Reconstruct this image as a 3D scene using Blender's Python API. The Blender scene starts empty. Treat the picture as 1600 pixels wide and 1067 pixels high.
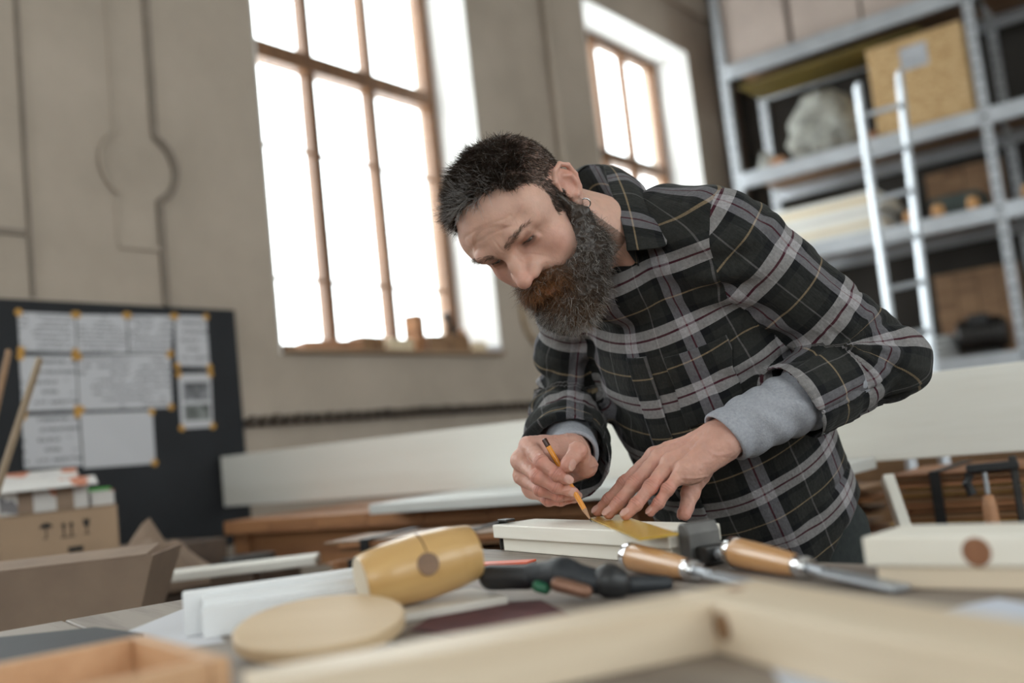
import bpy, bmesh, math, random
import numpy as np
from mathutils import Vector, Matrix

scene = bpy.context.scene
COL = scene.collection
random.seed(7)
RNG = np.random.default_rng(11)

# ------------------------------------------------------------------ camera
FPX, CX, CY = 1555.0, 800.0, 533.5
CAM = np.array([0, 0, 1.08])
PITCH, ROLL = math.radians(6.0), math.radians(6.3)
FW = np.array([0, math.cos(PITCH), math.sin(PITCH)])
_R = np.array([1.0, 0, 0]); _U = np.cross(_R, FW)
XI = math.cos(ROLL) * _R - math.sin(ROLL) * _U
YI = math.sin(ROLL) * _R + math.cos(ROLL) * _U
cd = bpy.data.cameras.new('camera')
cam = bpy.data.objects.new('camera', cd); COL.objects.link(cam)
cd.sensor_width = 36.0; cd.lens = 36.0 * FPX / 1600.0
cd.clip_start = 0.02
m = Matrix.Identity(4)
for i in range(3):
    m[i][0], m[i][1], m[i][2], m[i][3] = XI[i], YI[i], -FW[i], CAM[i]
cam.matrix_world = m
cd.dof.use_dof = True; cd.dof.focus_distance = 1.41; cd.dof.aperture_fstop = 1.9
scene.camera = cam

# ------------------------------------------------------------------ sky, exposure
w = bpy.data.worlds.new('world'); scene.world = w; w.use_nodes = True
bg = w.node_tree.nodes['Background']
bg.inputs[0].default_value = (0.93, 0.97, 1.0, 1); bg.inputs[1].default_value = 4.6
vs = scene.view_settings
vs.view_transform = 'Standard'; vs.look = 'None'; vs.exposure = 0.95; vs.gamma = 1.0
vs.use_curve_mapping = False
scene.cycles.use_denoising = True
scene.cycles.max_bounces = 7; scene.cycles.diffuse_bounces = 5
scene.cycles.caustics_reflective = False; scene.cycles.caustics_refractive = False
scene.cycles.sample_clamp_indirect = 6.0

# ------------------------------------------------------------------ placing helpers
def ray(x, y): return FW + XI * (x - CX) / FPX - YI * (y - CY) / FPX
def P(x, y, d): return CAM + ray(x, y) * d
def PZ(x, y, z):
    r = ray(x, y); return CAM + r * ((z - CAM[2]) / r[2])
# room frame: a = metres out from the window wall, b = along it (away from the camera), z up
WD = np.array([0.603, 0.798, 0.0]); WD /= np.linalg.norm(WD)
ED = np.array([WD[1], -WD[0], 0.0])
RO = P(600, 560, 4.8); RO[2] = 0
def RW(a, b, z): return RO + ED * a + WD * b + np.array([0, 0, z])
def PW(x, y, a=0.0):
    """(b, z) on the plane a metres out from the window wall that pixel ray meets"""
    r = ray(x, y); t = ((RO - CAM) @ ED + a) / (r @ ED); p = CAM + r * t - RO
    return float(p @ WD), float(p[2])
def PE(x, y, b):
    """(a, z) on the plane across the room at b"""
    r = ray(x, y); t = ((RO - CAM) @ WD + b) / (r @ WD); p = CAM + r * t - RO
    return float(p @ ED), float(p[2])
ROOM = Matrix(((ED[0], WD[0], 0, RO[0]), (ED[1], WD[1], 0, RO[1]), (0, 0, 1, 0), (0, 0, 0, 1)))
def frame(origin, xdir, zdir=(0, 0, 1)):
    """matrix with local x along xdir, local z near zdir"""
    x = Vector(xdir).normalized(); z = Vector(zdir); y = z.cross(x).normalized(); z = x.cross(y)
    M = Matrix.Identity(4)
    for i in range(3):
        M[i][0], M[i][1], M[i][2], M[i][3] = x[i], y[i], z[i], origin[i]
    return M

# ------------------------------------------------------------------ materials
MATS = {}
def nodes(name):
    mt = bpy.data.materials.new(name); mt.use_nodes = True
    nt = mt.node_tree; b = nt.nodes['Principled BSDF']
    MATS[name] = mt
    return mt, nt, b
def N(nt, t, **kw):
    n = nt.nodes.new(t)
    for k, v in kw.items():
        if k.startswith('i_'):
            key = k[2:]; key = int(key) if key.isdigit() else key.replace('_', ' ')
            n.inputs[key].default_value = v
        else: setattr(n, k, v)
    return n
def ramp(nt, stops, interp='LINEAR'):
    r = nt.nodes.new('ShaderNodeValToRGB'); cr = r.color_ramp; cr.interpolation = interp
    while len(cr.elements) < len(stops): cr.elements.new(0.5)
    for e, (p, c) in zip(cr.elements, stops): e.position = p; e.color = (*c, 1)
    return r
def plain(name, c1, c2=None, rough=0.6, scale=6.0, metal=0.0, bump=0.0, bscale=60.0, spec=0.5, coat=0.0, stretch=(1, 1, 1)):
    """base colour mottled between c1 and c2 by noise, fine bump"""
    if name in MATS: return MATS[name]
    mt, nt, b = nodes(name); lk = nt.links.new
    tc = N(nt, 'ShaderNodeTexCoord'); mp = N(nt, 'ShaderNodeMapping'); mp.inputs['Scale'].default_value = stretch
    lk(tc.outputs['Object'], mp.inputs[0])
    if c2 is None: c2 = tuple(x * 0.8 for x in c1)
    nz = N(nt, 'ShaderNodeTexNoise', i_Scale=scale, i_Detail=5.0, i_Roughness=0.6); lk(mp.outputs[0], nz.inputs['Vector'])
    r = ramp(nt, [(0.3, c2), (0.68, c1)]); lk(nz.outputs[0], r.inputs[0]); lk(r.outputs[0], b.inputs['Base Color'])
    b.inputs['Roughness'].default_value = rough; b.inputs['Metallic'].default_value = metal
    b.inputs['Specular IOR Level'].default_value = spec; b.inputs['Coat Weight'].default_value = coat
    if bump:
        n2 = N(nt, 'ShaderNodeTexNoise', i_Scale=bscale, i_Detail=4.0); lk(mp.outputs[0], n2.inputs['Vector'])
        bp = N(nt, 'ShaderNodeBump', i_Strength=bump, i_Distance=0.004); lk(n2.outputs[0], bp.inputs['Height']); lk(bp.outputs[0], b.inputs['Normal'])
    return mt
def wood(name, light, dark, axis=0, rings=9.0, rough=0.55, coat=0.0, knots=0.0, bump=0.15):
    """grain running along the object's local axis"""
    if name in MATS: return MATS[name]
    mt, nt, b = nodes(name); lk = nt.links.new
    tc = N(nt, 'ShaderNodeTexCoord'); oi = N(nt, 'ShaderNodeObjectInfo')
    ad = N(nt, 'ShaderNodeVectorMath', operation='ADD'); mu = N(nt, 'ShaderNodeVectorMath', operation='SCALE'); mu.inputs['Scale'].default_value = 7.0
    cb = N(nt, 'ShaderNodeCombineXYZ'); lk(oi.outputs['Random'], cb.inputs[0]); lk(oi.outputs['Random'], cb.inputs[1]); lk(oi.outputs['Random'], cb.inputs[2])
    lk(cb.outputs[0], mu.inputs[0]); lk(tc.outputs['Object'], ad.inputs[0]); lk(mu.outputs[0], ad.inputs[1])
    mp = N(nt, 'ShaderNodeMapping'); s = [1.0, 1.0, 1.0]; s[axis] = 0.06
    mp.inputs['Scale'].default_value = s; lk(ad.outputs[0], mp.inputs[0])
    nz = N(nt, 'ShaderNodeTexNoise', i_Scale=rings * 2, i_Detail=3.0, i_Distortion=0.6); lk(mp.outputs[0], nz.inputs['Vector'])
    fine = N(nt, 'ShaderNodeTexNoise', i_Scale=rings * 28, i_Detail=2.0); lk(mp.outputs[0], fine.inputs['Vector'])
    mx = N(nt, 'ShaderNodeMath', operation='MULTIPLY_ADD', i_1=0.35); lk(fine.outputs[0], mx.inputs[0]); lk(nz.outputs[0], mx.inputs[2])
    r = ramp(nt, [(0.45, dark), (0.62, tuple((a + c) / 2 for a, c in zip(light, dark))), (0.78, light)]); lk(mx.outputs[0], r.inputs[0])
    lk(r.outputs[0], b.inputs['Base Color'])
    b.inputs['Roughness'].default_value = rough; b.inputs['Coat Weight'].default_value = coat; b.inputs['Coat Roughness'].default_value = 0.25
    if bump:
        bp = N(nt, 'ShaderNodeBump', i_Strength=bump, i_Distance=0.001); lk(mx.outputs[0], bp.inputs['Height']); lk(bp.outputs[0], b.inputs['Normal'])
    return mt

# ------------------------------------------------------------------ mesh helpers
class MB:
    def __init__(s): s.v = []; s.f = []
    def add(s, vs, fs, M=None):
        o = len(s.v)
        for p in vs: s.v.append(tuple(M @ Vector(p)) if M is not None else tuple(float(c) for c in p))
        s.f += [tuple(i + o for i in f) for f in fs]; return s
    def box(s, lo, hi, M=None):
        x0, y0, z0 = lo; x1, y1, z1 = hi
        return s.add([(x0,y0,z0),(x1,y0,z0),(x1,y1,z0),(x0,y1,z0),(x0,y0,z1),(x1,y0,z1),(x1,y1,z1),(x0,y1,z1)],
                     [(3,2,1,0),(4,5,6,7),(0,1,5,4),(1,2,6,5),(2,3,7,6),(3,0,4,7)], M)
    def prism(s, poly, z0, z1, M=None):
        n = len(poly)
        return s.add([(x, y, z0) for x, y in poly] + [(x, y, z1) for x, y in poly],
                     [tuple(range(n - 1, -1, -1)), tuple(range(n, 2 * n))] + [(i, (i + 1) % n, (i + 1) % n + n, i + n) for i in range(n)], M)
    def lathe(s, prof, n=24, M=None):
        """prof: (radius, z) from one end to the other, capped"""
        vs = []; fs = []
        for r, z in prof:
            vs += [(r * math.cos(2 * math.pi * k / n), r * math.sin(2 * math.pi * k / n), z) for k in range(n)]
        for i in range(len(prof) - 1):
            fs += [(i*n + k, i*n + (k+1) % n, (i+1)*n + (k+1) % n, (i+1)*n + k) for k in range(n)]
        fs.append(tuple(range(n - 1, -1, -1))); fs.append(tuple(range((len(prof)-1)*n, len(prof)*n)))
        return s.add(vs, fs, M)
    def tube(s, pts, r, n=8, M=None, rs=None):
        pts = [Vector(p) for p in pts]; vs = []; fs = []
        up = Vector((0.13, 0.21, 0.97))
        for i, p in enumerate(pts):
            t = (pts[min(i+1, len(pts)-1)] - pts[max(i-1, 0)]).normalized()
            a = t.cross(up)
            if a.length < 1e-3: a = t.cross(Vector((1, 0, 0)))
            a.normalize(); b = t.cross(a); up = b if False else up
            rr = rs[i] if rs else r
            vs += [tuple(p + (a * math.cos(2*math.pi*k/n) + b * math.sin(2*math.pi*k/n)) * rr) for k in range(n)]
        for i in range(len(pts) - 1):
            fs += [(i*n + k, i*n + (k+1) % n, (i+1)*n + (k+1) % n, (i+1)*n + k) for k in range(n)]
        fs.append(tuple(range(n - 1, -1, -1))); fs.append(tuple(range((len(pts)-1)*n, len(pts)*n)))
        return s.add(vs, fs, M)
    def build(s, name, mat, parent=None, M=None, bevel=0.0, smooth=False, seg=2):
        me = bpy.data.meshes.new(name); me.from_pydata(s.v, [], s.f); me.update()
        bm = bmesh.new(); bm.from_mesh(me); bmesh.ops.recalc_face_normals(bm, faces=bm.faces); bm.to_mesh(me); bm.free()
        return finish(name, me, mat, parent, M, bevel, smooth, seg)
def finish(name, me, mat, parent=None, M=None, bevel=0.0, smooth=False, seg=2):
    o = bpy.data.objects.new(name, me); COL.objects.link(o)
    if mat is not None: me.materials.append(mat)
    if parent is not None: o.parent = parent
    if M is not None: o.matrix_basis = M
    if smooth:
        me.polygons.foreach_set('use_smooth', [True] * len(me.polygons))
    if bevel:
        bv = o.modifiers.new('bevel', 'BEVEL'); bv.width = bevel; bv.segments = seg; bv.limit_method = 'ANGLE'; bv.angle_limit = math.radians(40)
    return o
def shade_auto(o, deg=35):
    me = o.data; me.polygons.foreach_set('use_smooth', [True] * len(me.polygons))
    bm = bmesh.new(); bm.from_mesh(me)
    for e in bm.edges:
        if len(e.link_faces) == 2 and e.calc_face_angle(0) > math.radians(deg): e.smooth = False
    bm.to_mesh(me); bm.free(); return o
def empty(name, M=None):
    o = bpy.data.objects.new(name, None); COL.objects.link(o); o.empty_display_size = 0.05
    if M is not None: o.matrix_basis = M
    return o
def tag(o, label=None, cat=None, group=None, kind=None):
    if label: o['label'] = label
    if cat: o['category'] = cat
    if group: o['group'] = group
    if kind: o['kind'] = kind
    return o
def T(x, y, z): return Matrix.Translation((x, y, z))
def RZ(a): return Matrix.Rotation(a, 4, 'Z')
def RX(a): return Matrix.Rotation(a, 4, 'X')
def RY(a): return Matrix.Rotation(a, 4, 'Y')

# ================================================================== sculpting with distance fields
_LAT = np.random.default_rng(5).random((32, 32, 32)).astype(np.float32) * 2 - 1
def vnoise(p, f, off=0.0):
    q = np.asarray(p, np.float32) * f + off
    i = np.floor(q).astype(int); t = q - i; t = t * t * (3 - 2 * t); i &= 31; j = (i + 1) & 31
    x, y, z = t[..., 0], t[..., 1], t[..., 2]
    def c(a, b, d): return _LAT[a[..., 0], b[..., 1], d[..., 2]]
    a = c(i,i,i)*(1-x)+c(j,i,i)*x; b = c(i,j,i)*(1-x)+c(j,j,i)*x
    d = c(i,i,j)*(1-x)+c(j,i,j)*x; e = c(i,j,j)*(1-x)+c(j,j,j)*x
    return (a*(1-y)+b*y)*(1-z)+(d*(1-y)+e*y)*z
def smin(a, b, k):
    if k <= 0: return np.minimum(a, b)
    h = np.maximum(k - np.abs(a - b), 0) / k
    return np.minimum(a, b) - h * h * k * 0.25
def smax(a, b, k): return -smin(-a, -b, k)
class Ell:
    def __init__(s, c, r, R=None, k=0.01):
        s.c = np.array(c, np.float32); s.r = np.array(r, np.float32); s.k = k
        s.R = None if R is None else np.array(R, np.float32)
    def box(s):
        m = float(s.r.max()); return s.c - m, s.c + m
    def __call__(s, X, Y, Z):
        x, y, z = X - s.c[0], Y - s.c[1], Z - s.c[2]
        if s.R is not None:
            R = s.R; x, y, z = R[0,0]*x+R[1,0]*y+R[2,0]*z, R[0,1]*x+R[1,1]*y+R[2,1]*z, R[0,2]*x+R[1,2]*y+R[2,2]*z
        a, b, c = s.r
        k0 = np.sqrt((x/a)**2 + (y/b)**2 + (z/c)**2); k1 = np.sqrt((x/a/a)**2 + (y/b/b)**2 + (z/c/c)**2) + 1e-9
        return k0 * (k0 - 1) / k1
class Cone:
    def __init__(s, a, b, ra, rb, k=0.01):
        s.a = np.array(a, np.float32); s.b = np.array(b, np.float32); s.ra = ra; s.rb = rb; s.k = k
    def box(s):
        m = max(s.ra, s.rb); return np.minimum(s.a, s.b) - m, np.maximum(s.a, s.b) + m
    def t(s, X, Y, Z):
        d = s.b - s.a
        return np.clip(((X-s.a[0])*d[0] + (Y-s.a[1])*d[1] + (Z-s.a[2])*d[2]) / float(d @ d), 0, 1)
    def __call__(s, X, Y, Z):
        d = s.b - s.a; t = s.t(X, Y, Z)
        return np.sqrt((X-s.a[0]-t*d[0])**2 + (Y-s.a[1]-t*d[1])**2 + (Z-s.a[2]-t*d[2])**2) - (s.ra + (s.rb - s.ra) * t)
class Half:
    """half space: inside where (p - c).n < 0"""
    def __init__(s, c, n, k=0.002): s.c = np.array(c, np.float32); s.n = np.array(n, np.float32) / np.linalg.norm(n); s.k = k
    def box(s): return None
    def __call__(s, X, Y, Z): return (X-s.c[0])*s.n[0] + (Y-s.c[1])*s.n[1] + (Z-s.c[2])*s.n[2]
class Grid:
    def __init__(s, lo, hi, h):
        s.lo = np.array(lo, np.float32); s.h = h
        s.n = np.ceil((np.array(hi) - s.lo) / h).astype(int) + 1
        s.ax = [s.lo[i] + h * np.arange(s.n[i], dtype=np.float32) for i in range(3)]
        s.V = np.full(s.n, 0.05, np.float32)
    def sub(s, bx, mg):
        if bx is None: sl = [slice(0, n) for n in s.n]
        else:
            sl = []
            for i in range(3):
                a = int(np.floor((bx[0][i] - mg - s.lo[i]) / s.h)); b = int(np.ceil((bx[1][i] + mg - s.lo[i]) / s.h)) + 1
                sl.append(slice(max(a, 0), max(min(b, s.n[i]), 0)))
        X = s.ax[0][sl[0]][:, None, None]; Y = s.ax[1][sl[1]][None, :, None]; Z = s.ax[2][sl[2]][None, None, :]
        return tuple(sl), X, Y, Z
    def add(s, *prims):
        for p in prims:
            sl, X, Y, Z = s.sub(p.box(), p.k + 4 * s.h)
            if s.V[sl].size: s.V[sl] = smin(s.V[sl], p(X, Y, Z), p.k)
        return s
    def cut(s, *prims):
        for p in prims:
            sl, X, Y, Z = s.sub(p.box(), p.k + 4 * s.h)
            if s.V[sl].size: s.V[sl] = smax(s.V[sl], -p(X, Y, Z), p.k)
        return s
    def mesh(s):
        """naive surface nets"""
        V = s.V; S = V < 0; n = s.n
        c = np.zeros(n - 1, np.int8)
        for dx in (0, 1):
            for dy in (0, 1):
                for dz in (0, 1): c += S[dx:n[0]-1+dx, dy:n[1]-1+dy, dz:n[2]-1+dz]
        I = np.argwhere((c > 0) & (c < 8)); idx = np.full(n - 1, -1, np.int64); idx[tuple(I.T)] = np.arange(len(I))
        off = np.array([[a, b, d] for a in (0, 1) for b in (0, 1) for d in (0, 1)])
        val = np.stack([V[tuple((I + o).T)] for o in off], 1)
        acc = np.zeros((len(I), 3)); cnt = np.zeros(len(I))
        for p in range(8):
            for q in range(p + 1, 8):
                if np.abs(off[p] - off[q]).sum() != 1: continue
                a, b = val[:, p], val[:, q]; mk = (a < 0) != (b < 0)
                t = np.where(mk, a / np.where(mk, a - b, 1), 0)
                acc += mk[:, None] * (off[p] + t[:, None] * (off[q] - off[p])); cnt += mk
        vs = s.lo + s.h * (I + acc / cnt[:, None]); F = []
        for ax in range(3):
            o1, o2 = (ax + 1) % 3, (ax + 2) % 3
            a = [slice(None)] * 3; b = [slice(None)] * 3; a[ax] = slice(0, -1); b[ax] = slice(1, None)
            A = S[tuple(a)]; B = S[tuple(b)]
            E = np.argwhere(A != B); E = E[(E[:, o1] > 0) & (E[:, o2] > 0) & (E[:, o1] < n[o1]-1) & (E[:, o2] < n[o2]-1)]
            ins = A[tuple(E.T)]; u1 = np.zeros(3, int); u1[o1] = 1; u2 = np.zeros(3, int); u2[o2] = 1
            q = np.stack([idx[tuple((E - u1 - u2).T)], idx[tuple((E - u2).T)], idx[tuple(E.T)], idx[tuple((E - u1).T)]], 1)
            q[~ins] = q[~ins][:, ::-1]; F.append(q)
        F = np.concatenate(F); F = F[(F >= 0).all(1)]
        return vs, F
def relax(v, F, it=1, lam=0.5):
    e = np.concatenate([F[:, [0, 1]], F[:, [1, 2]], F[:, [2, 3]], F[:, [3, 0]]])
    for _ in range(it):
        s = np.zeros_like(v); c = np.zeros(len(v))
        for k in range(3): s[:, k] = np.bincount(e[:, 0], v[e[:, 1], k], len(v)) + np.bincount(e[:, 1], v[e[:, 0], k], len(v))
        c = np.bincount(e.ravel(), minlength=len(v)); v = v + lam * (s / np.maximum(c, 1)[:, None] - v)
    return v
def vnormals(v, F):
    fn = np.cross(v[F[:, 2]] - v[F[:, 0]], v[F[:, 3]] - v[F[:, 1]]); n = np.zeros_like(v)
    for k in range(4):
        for j in range(3): n[:, j] += np.bincount(F[:, k], fn[:, j], len(v))
    return n / (np.linalg.norm(n, axis=1, keepdims=True) + 1e-12)
def to_mesh(name, v, F, attrs=None):
    me = bpy.data.meshes.new(name); v = np.asarray(v, np.float32); F = np.asarray(F, np.int32); k = F.shape[1]
    me.vertices.add(len(v)); me.vertices.foreach_set('co', v.ravel())
    me.loops.add(F.size); me.loops.foreach_set('vertex_index', F.ravel())
    me.polygons.add(len(F)); me.polygons.foreach_set('loop_start', np.arange(0, F.size, k, dtype=np.int32))
    me.polygons.foreach_set('use_smooth', np.ones(len(F), bool))
    me.update(calc_edges=True)
    for nm, (ty, dat) in (attrs or {}).items():
        a = me.attributes.new(nm, ty, 'POINT')
        dat = np.asarray(dat, np.float32)
        if ty == 'FLOAT_COLOR':
            dat = np.concatenate([dat, np.ones((len(dat), 1), np.float32)], 1); a.data.foreach_set('color', dat.ravel())
        elif ty == 'FLOAT_VECTOR': a.data.foreach_set('vector', dat.ravel())
        else: a.data.foreach_set('value', dat.ravel())
    return me
def evalmin(prims, p):
    X, Y, Z = p[:, 0], p[:, 1], p[:, 2]; V = np.full(len(p), 0.3, np.float32)
    for q in prims: V = smin(V, q(X, Y, Z), q.k)
    return V
def gauss(p, c, r): return np.exp(-((p - np.asarray(c)) ** 2).sum(1) / (r * r))
def mixc(col, c, w): return col * (1 - w[:, None]) + np.asarray(c) * w[:, None]
def strands(roots, dirs, length, r, npts, bend, curl, gravity, seed, sides=3, taper=0.25):
    """hair strands as thin tapered tubes; returns verts, quads, strand index per vert, t per vert"""
    g = np.random.default_rng(seed); n = len(roots); t = np.linspace(0, 1, npts)
    P0 = roots.copy(); D = dirs / np.linalg.norm(dirs, axis=1, keepdims=True)
    ph = g.random((n, 3)) * 6.28; fr = 4 + 5 * g.random((n, 1)); pts = [P0]
    step = (length / (npts - 1))[:, None]
    for i in range(1, npts):
        w = curl * np.sin(ph + fr * t[i] * 2)
        D = D + bend * gravity + w + curl * 0.5 * g.normal(size=(n, 3)); D /= np.linalg.norm(D, axis=1, keepdims=True)
        pts.append(pts[-1] + D * step)
    pts = np.stack(pts, 1)                                    # n,npts,3
    tg = np.gradient(pts, axis=1); tg /= np.linalg.norm(tg, axis=2, keepdims=True) + 1e-12
    a = np.cross(tg, np.array([0.31, 0.52, 0.79])); a /= np.linalg.norm(a, axis=2, keepdims=True) + 1e-12; b = np.cross(tg, a)
    rr = (r * (1 - (1 - taper) * t))[None, :, None]; vs = []
    for k in range(sides):
        th = 2 * math.pi * k / sides; vs.append(pts + rr * (a * math.cos(th) + b * math.sin(th)))
    vs = np.stack(vs, 2).reshape(-1, 3)                        # n,npts,sides
    base = (np.arange(n) * npts * sides)[:, None, None]; i = np.arange(npts - 1)[None, :, None] * sides; k = np.arange(sides)[None, None, :]; k2 = (k + 1) % sides
    q = np.stack([base + i + k, base + i + k2, base + i + sides + k2, base + i + sides + k], -1).reshape(-1, 4)
    return vs, q, np.repeat(np.arange(n), npts * sides), np.tile(np.repeat(t, sides), n)
def sample_surface(v, F, mask_fn, n, seed):
    g = np.random.default_rng(seed); c = v[F].mean(1); fn = np.cross(v[F[:, 2]] - v[F[:, 0]], v[F[:, 3]] - v[F[:, 1]])
    ar = np.linalg.norm(fn, axis=1); w = ar * mask_fn(c, fn / (ar[:, None] + 1e-12))
    k = g.choice(len(F), n, p=w / w.sum()); uv = g.random((n, 2))[:, :, None]; q = v[F[k]]
    p = (q[:, 0] * (1 - uv[:, 0]) + q[:, 1] * uv[:, 0]) * (1 - uv[:, 1]) + (q[:, 3] * (1 - uv[:, 0]) + q[:, 2] * uv[:, 0]) * uv[:, 1]
    return p, fn[k] / (ar[k][:, None] + 1e-12)
def unit(a): a = np.asarray(a, float); return a / np.linalg.norm(a)
def sm(x, a, b):
    t = np.clip((x - a) / (b - a), 0, 1); return t * t * (3 - 2 * t)

# ================================================================== the workshop shell (room frame: a, b, z)
PLASTER = plain('wall_plaster', (.49, .415, .345), (.385, .325, .268), .92, 1.6, bump=.35, bscale=14.0, spec=.2)
REVEAL = plain('reveal_plaster', (.80, .79, .77), (.70, .69, .67), .85, 3.0, bump=.15, bscale=20.0)
FRAMEW = wood('window_wood', (.20, .095, .042), (.10, .045, .02), 2, 12.0, .5)
SILLW = wood('sill_wood', (.36, .24, .15), (.22, .14, .085), 0, 9, .6)
FLOORM = plain('concrete_floor', (.20, .18, .16), (.12, .11, .10), .8, 2.5, bump=.2, bscale=30.0)
CEILM = plain('ceiling_paint', (.62, .60, .56), (.52, .50, .47), .9, 1.2)
def glass_mat():
    mt, nt, b = nodes('window_glass'); lk = nt.links.new; nt.nodes.remove(b); out = nt.nodes['Material Output']
    tr = N(nt, 'ShaderNodeBsdfTransparent'); gl = N(nt, 'ShaderNodeBsdfGlossy'); gl.inputs['Roughness'].default_value = .03
    mx = N(nt, 'ShaderNodeMixShader', i_0=.05); tr.inputs[0].default_value = (.96, .98, .97, 1)
    lk(tr.outputs[0], mx.inputs[1]); lk(gl.outputs[0], mx.inputs[2]); lk(mx.outputs[0], out.inputs['Surface']); return mt
GLASS = glass_mat()
HGT, AR, BF, BE, WT = 4.9, 7.6, -8.0, 4.42, 0.44
WIN_Z0, WIN_Z1 = 1.585, 4.09
WINS = [(-6.37, -4.81), (-3.50, -1.94), (-.63, .93), (2.24, 3.79)]
FWINS = [(1.6, 3.2), (4.4, 6.0)]                           # in the wall behind the photographer, by a
RWINS = [(-6.2, -4.6), (-3.7, -2.1), (-1.2, .4), (1.3, 2.9)]   # in the wall to the right, by b
def wall_boxes(mb, lo, hi, wins, put):
    """solid wall from lo to hi along its run with window openings"""
    c = lo
    for w0, w1 in wins:
        put(mb, c, w0, 0, HGT); put(mb, w0, w1, 0, WIN_Z0); put(mb, w0, w1, WIN_Z1, HGT); c = w1
    put(mb, c, hi, 0, HGT)
mb = MB(); wall_boxes(mb, BF - WT, BE + WT, WINS, lambda m_, s, e, z0, z1: m_.box((-WT, s, z0), (0, e, z1)))
tag(mb.build('wall_left', PLASTER, None, ROOM), kind='structure')
mb = MB(); mb.box((-WT, BE, 0), (AR + WT, BE + .3, HGT)); tag(mb.build('wall_back', plain('end_wall_shade', (.045, .038, .033), (.028, .024, .02), .9, 2.0), None, ROOM), kind='structure')  # end wall colour kept near black to paint in the gloom behind the rack
mb = MB(); wall_boxes(mb, BF - WT, BE, RWINS, lambda m_, s, e, z0, z1: m_.box((AR, s, z0), (AR + WT, e, z1))); tag(mb.build('wall_right', PLASTER, None, ROOM), kind='structure')
mb = MB(); wall_boxes(mb, 0, AR, FWINS, lambda m_, s, e, z0, z1: m_.box((s, BF - WT, z0), (e, BF, z1))); tag(mb.build('wall_front', PLASTER, None, ROOM), kind='structure')
mb = MB(); mb.box((-WT, BF - WT, -.2), (AR + WT, BE + .3, 0)); tag(mb.build('floor', FLOORM, None, ROOM), kind='structure')
mb = MB(); mb.box((-WT, BF - WT, HGT), (AR + WT, BE + .3, HGT + .2)); tag(mb.build('ceiling', CEILM, None, ROOM), kind='structure')

def window(idx, M, w, detail=True):
    """local x along the wall from the left jamb, y into the room, z up; wall face at y = 0, opening w wide"""
    W = empty('window_%d' % idx, M); tag(W, kind='structure')
    z0, z1, D, t = WIN_Z0, WIN_Z1, -.30, .07
    mb = MB(); mb.box((.002, D - .02, z0), (.012, .002, z1)); mb.box((w - .012, D - .02, z0), (w - .002, .002, z1)); mb.box((.012, D - .02, z1 - .012), (w - .012, .002, z1 - .002)); mb.build('reveal', REVEAL, W)
    mb = MB(); mb.box((.012, D - .02, z0 + .001), (w - .012, .035, z0 + .022)); mb.build('window_sill', SILLW, W, bevel=.004)
    def bar(name, x0, x1, za, zb, d0, d1): m_ = MB(); m_.box((x0, D - d0, za), (x1, D + d1, zb)); return m_.build(name, FRAMEW, W, bevel=.006)
    zb = z0 + .022
    for x in (.013, w - .013 - t): bar('jamb', x, x + t, zb, z1 - .013, .05, .02)
    bar('head', .013 + t, w - .013 - t, z1 - .013 - t, z1 - .013, .05, .02); bar('bottom_rail', .013 + t, w - .013 - t, zb, zb + t, .05, .02)
    bar('transom', .013 + t, w - .013 - t, 3.085, 3.175, .06, .035)
    xs = [.013 + t, w * .3745, w * .6538, w - .013 - t]
    for x in xs[1:3]: bar('mullion', x - .030, x + .030, zb + t, 3.085, .05, .02); bar('mullion', x - .028, x + .028, 3.175, z1 - .013 - t, .05, .02)
    for c in range(3):
        a, b = xs[c] + (.030 if c else 0), xs[c + 1] - (.030 if c < 2 else 0)
        for z in (2.00, 2.66): bar('glazing_bar', a, b, z - .009, z + .009, .025, .0)
        for za, zc in ((zb + t, 1.991), (2.009, 2.651), (2.669, 3.085), (3.175, z1 - .013 - t)):
            m_ = MB(); m_.box((a, D - .022, za), (b, D - .018, zc)); m_.build('pane', GLASS, W)
    L = bpy.data.lights.new('daylight_portal', 'AREA'); L.shape = 'RECTANGLE'; L.size = w - .03; L.size_y = z1 - z0 - .03; L.cycles.is_portal = True
    lo = bpy.data.objects.new('daylight_portal', L); COL.objects.link(lo); lo.parent = W
    lo.matrix_basis = Matrix.Translation((w / 2, D - .08, (z0 + z1) / 2)) @ Matrix.Rotation(math.radians(90), 4, 'X')
    return W
# on the window wall: x along +b, y along +a
for i, (s, e) in enumerate(WINS):
    p = RW(0, s, 0); M = Matrix(((WD[0], ED[0], 0, p[0]), (WD[1], ED[1], 0, p[1]), (0, 0, 1, 0), (0, 0, 0, 1))); window(i + 1, M, e - s)
for i, (s, e) in enumerate(FWINS):
    p = RW(e, BF, 0); M = Matrix(((-ED[0], WD[0], 0, p[0]), (-ED[1], WD[1], 0, p[1]), (0, 0, 1, 0), (0, 0, 0, 1))); window(5 + i, M, e - s)

for i, (s, e) in enumerate(RWINS):
    p = RW(AR, e, 0); M = Matrix(((-WD[0], -ED[0], 0, p[0]), (-WD[1], -ED[1], 0, p[1]), (0, 0, 1, 0), (0, 0, 0, 1))); window(7 + i, M, e - s)

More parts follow.
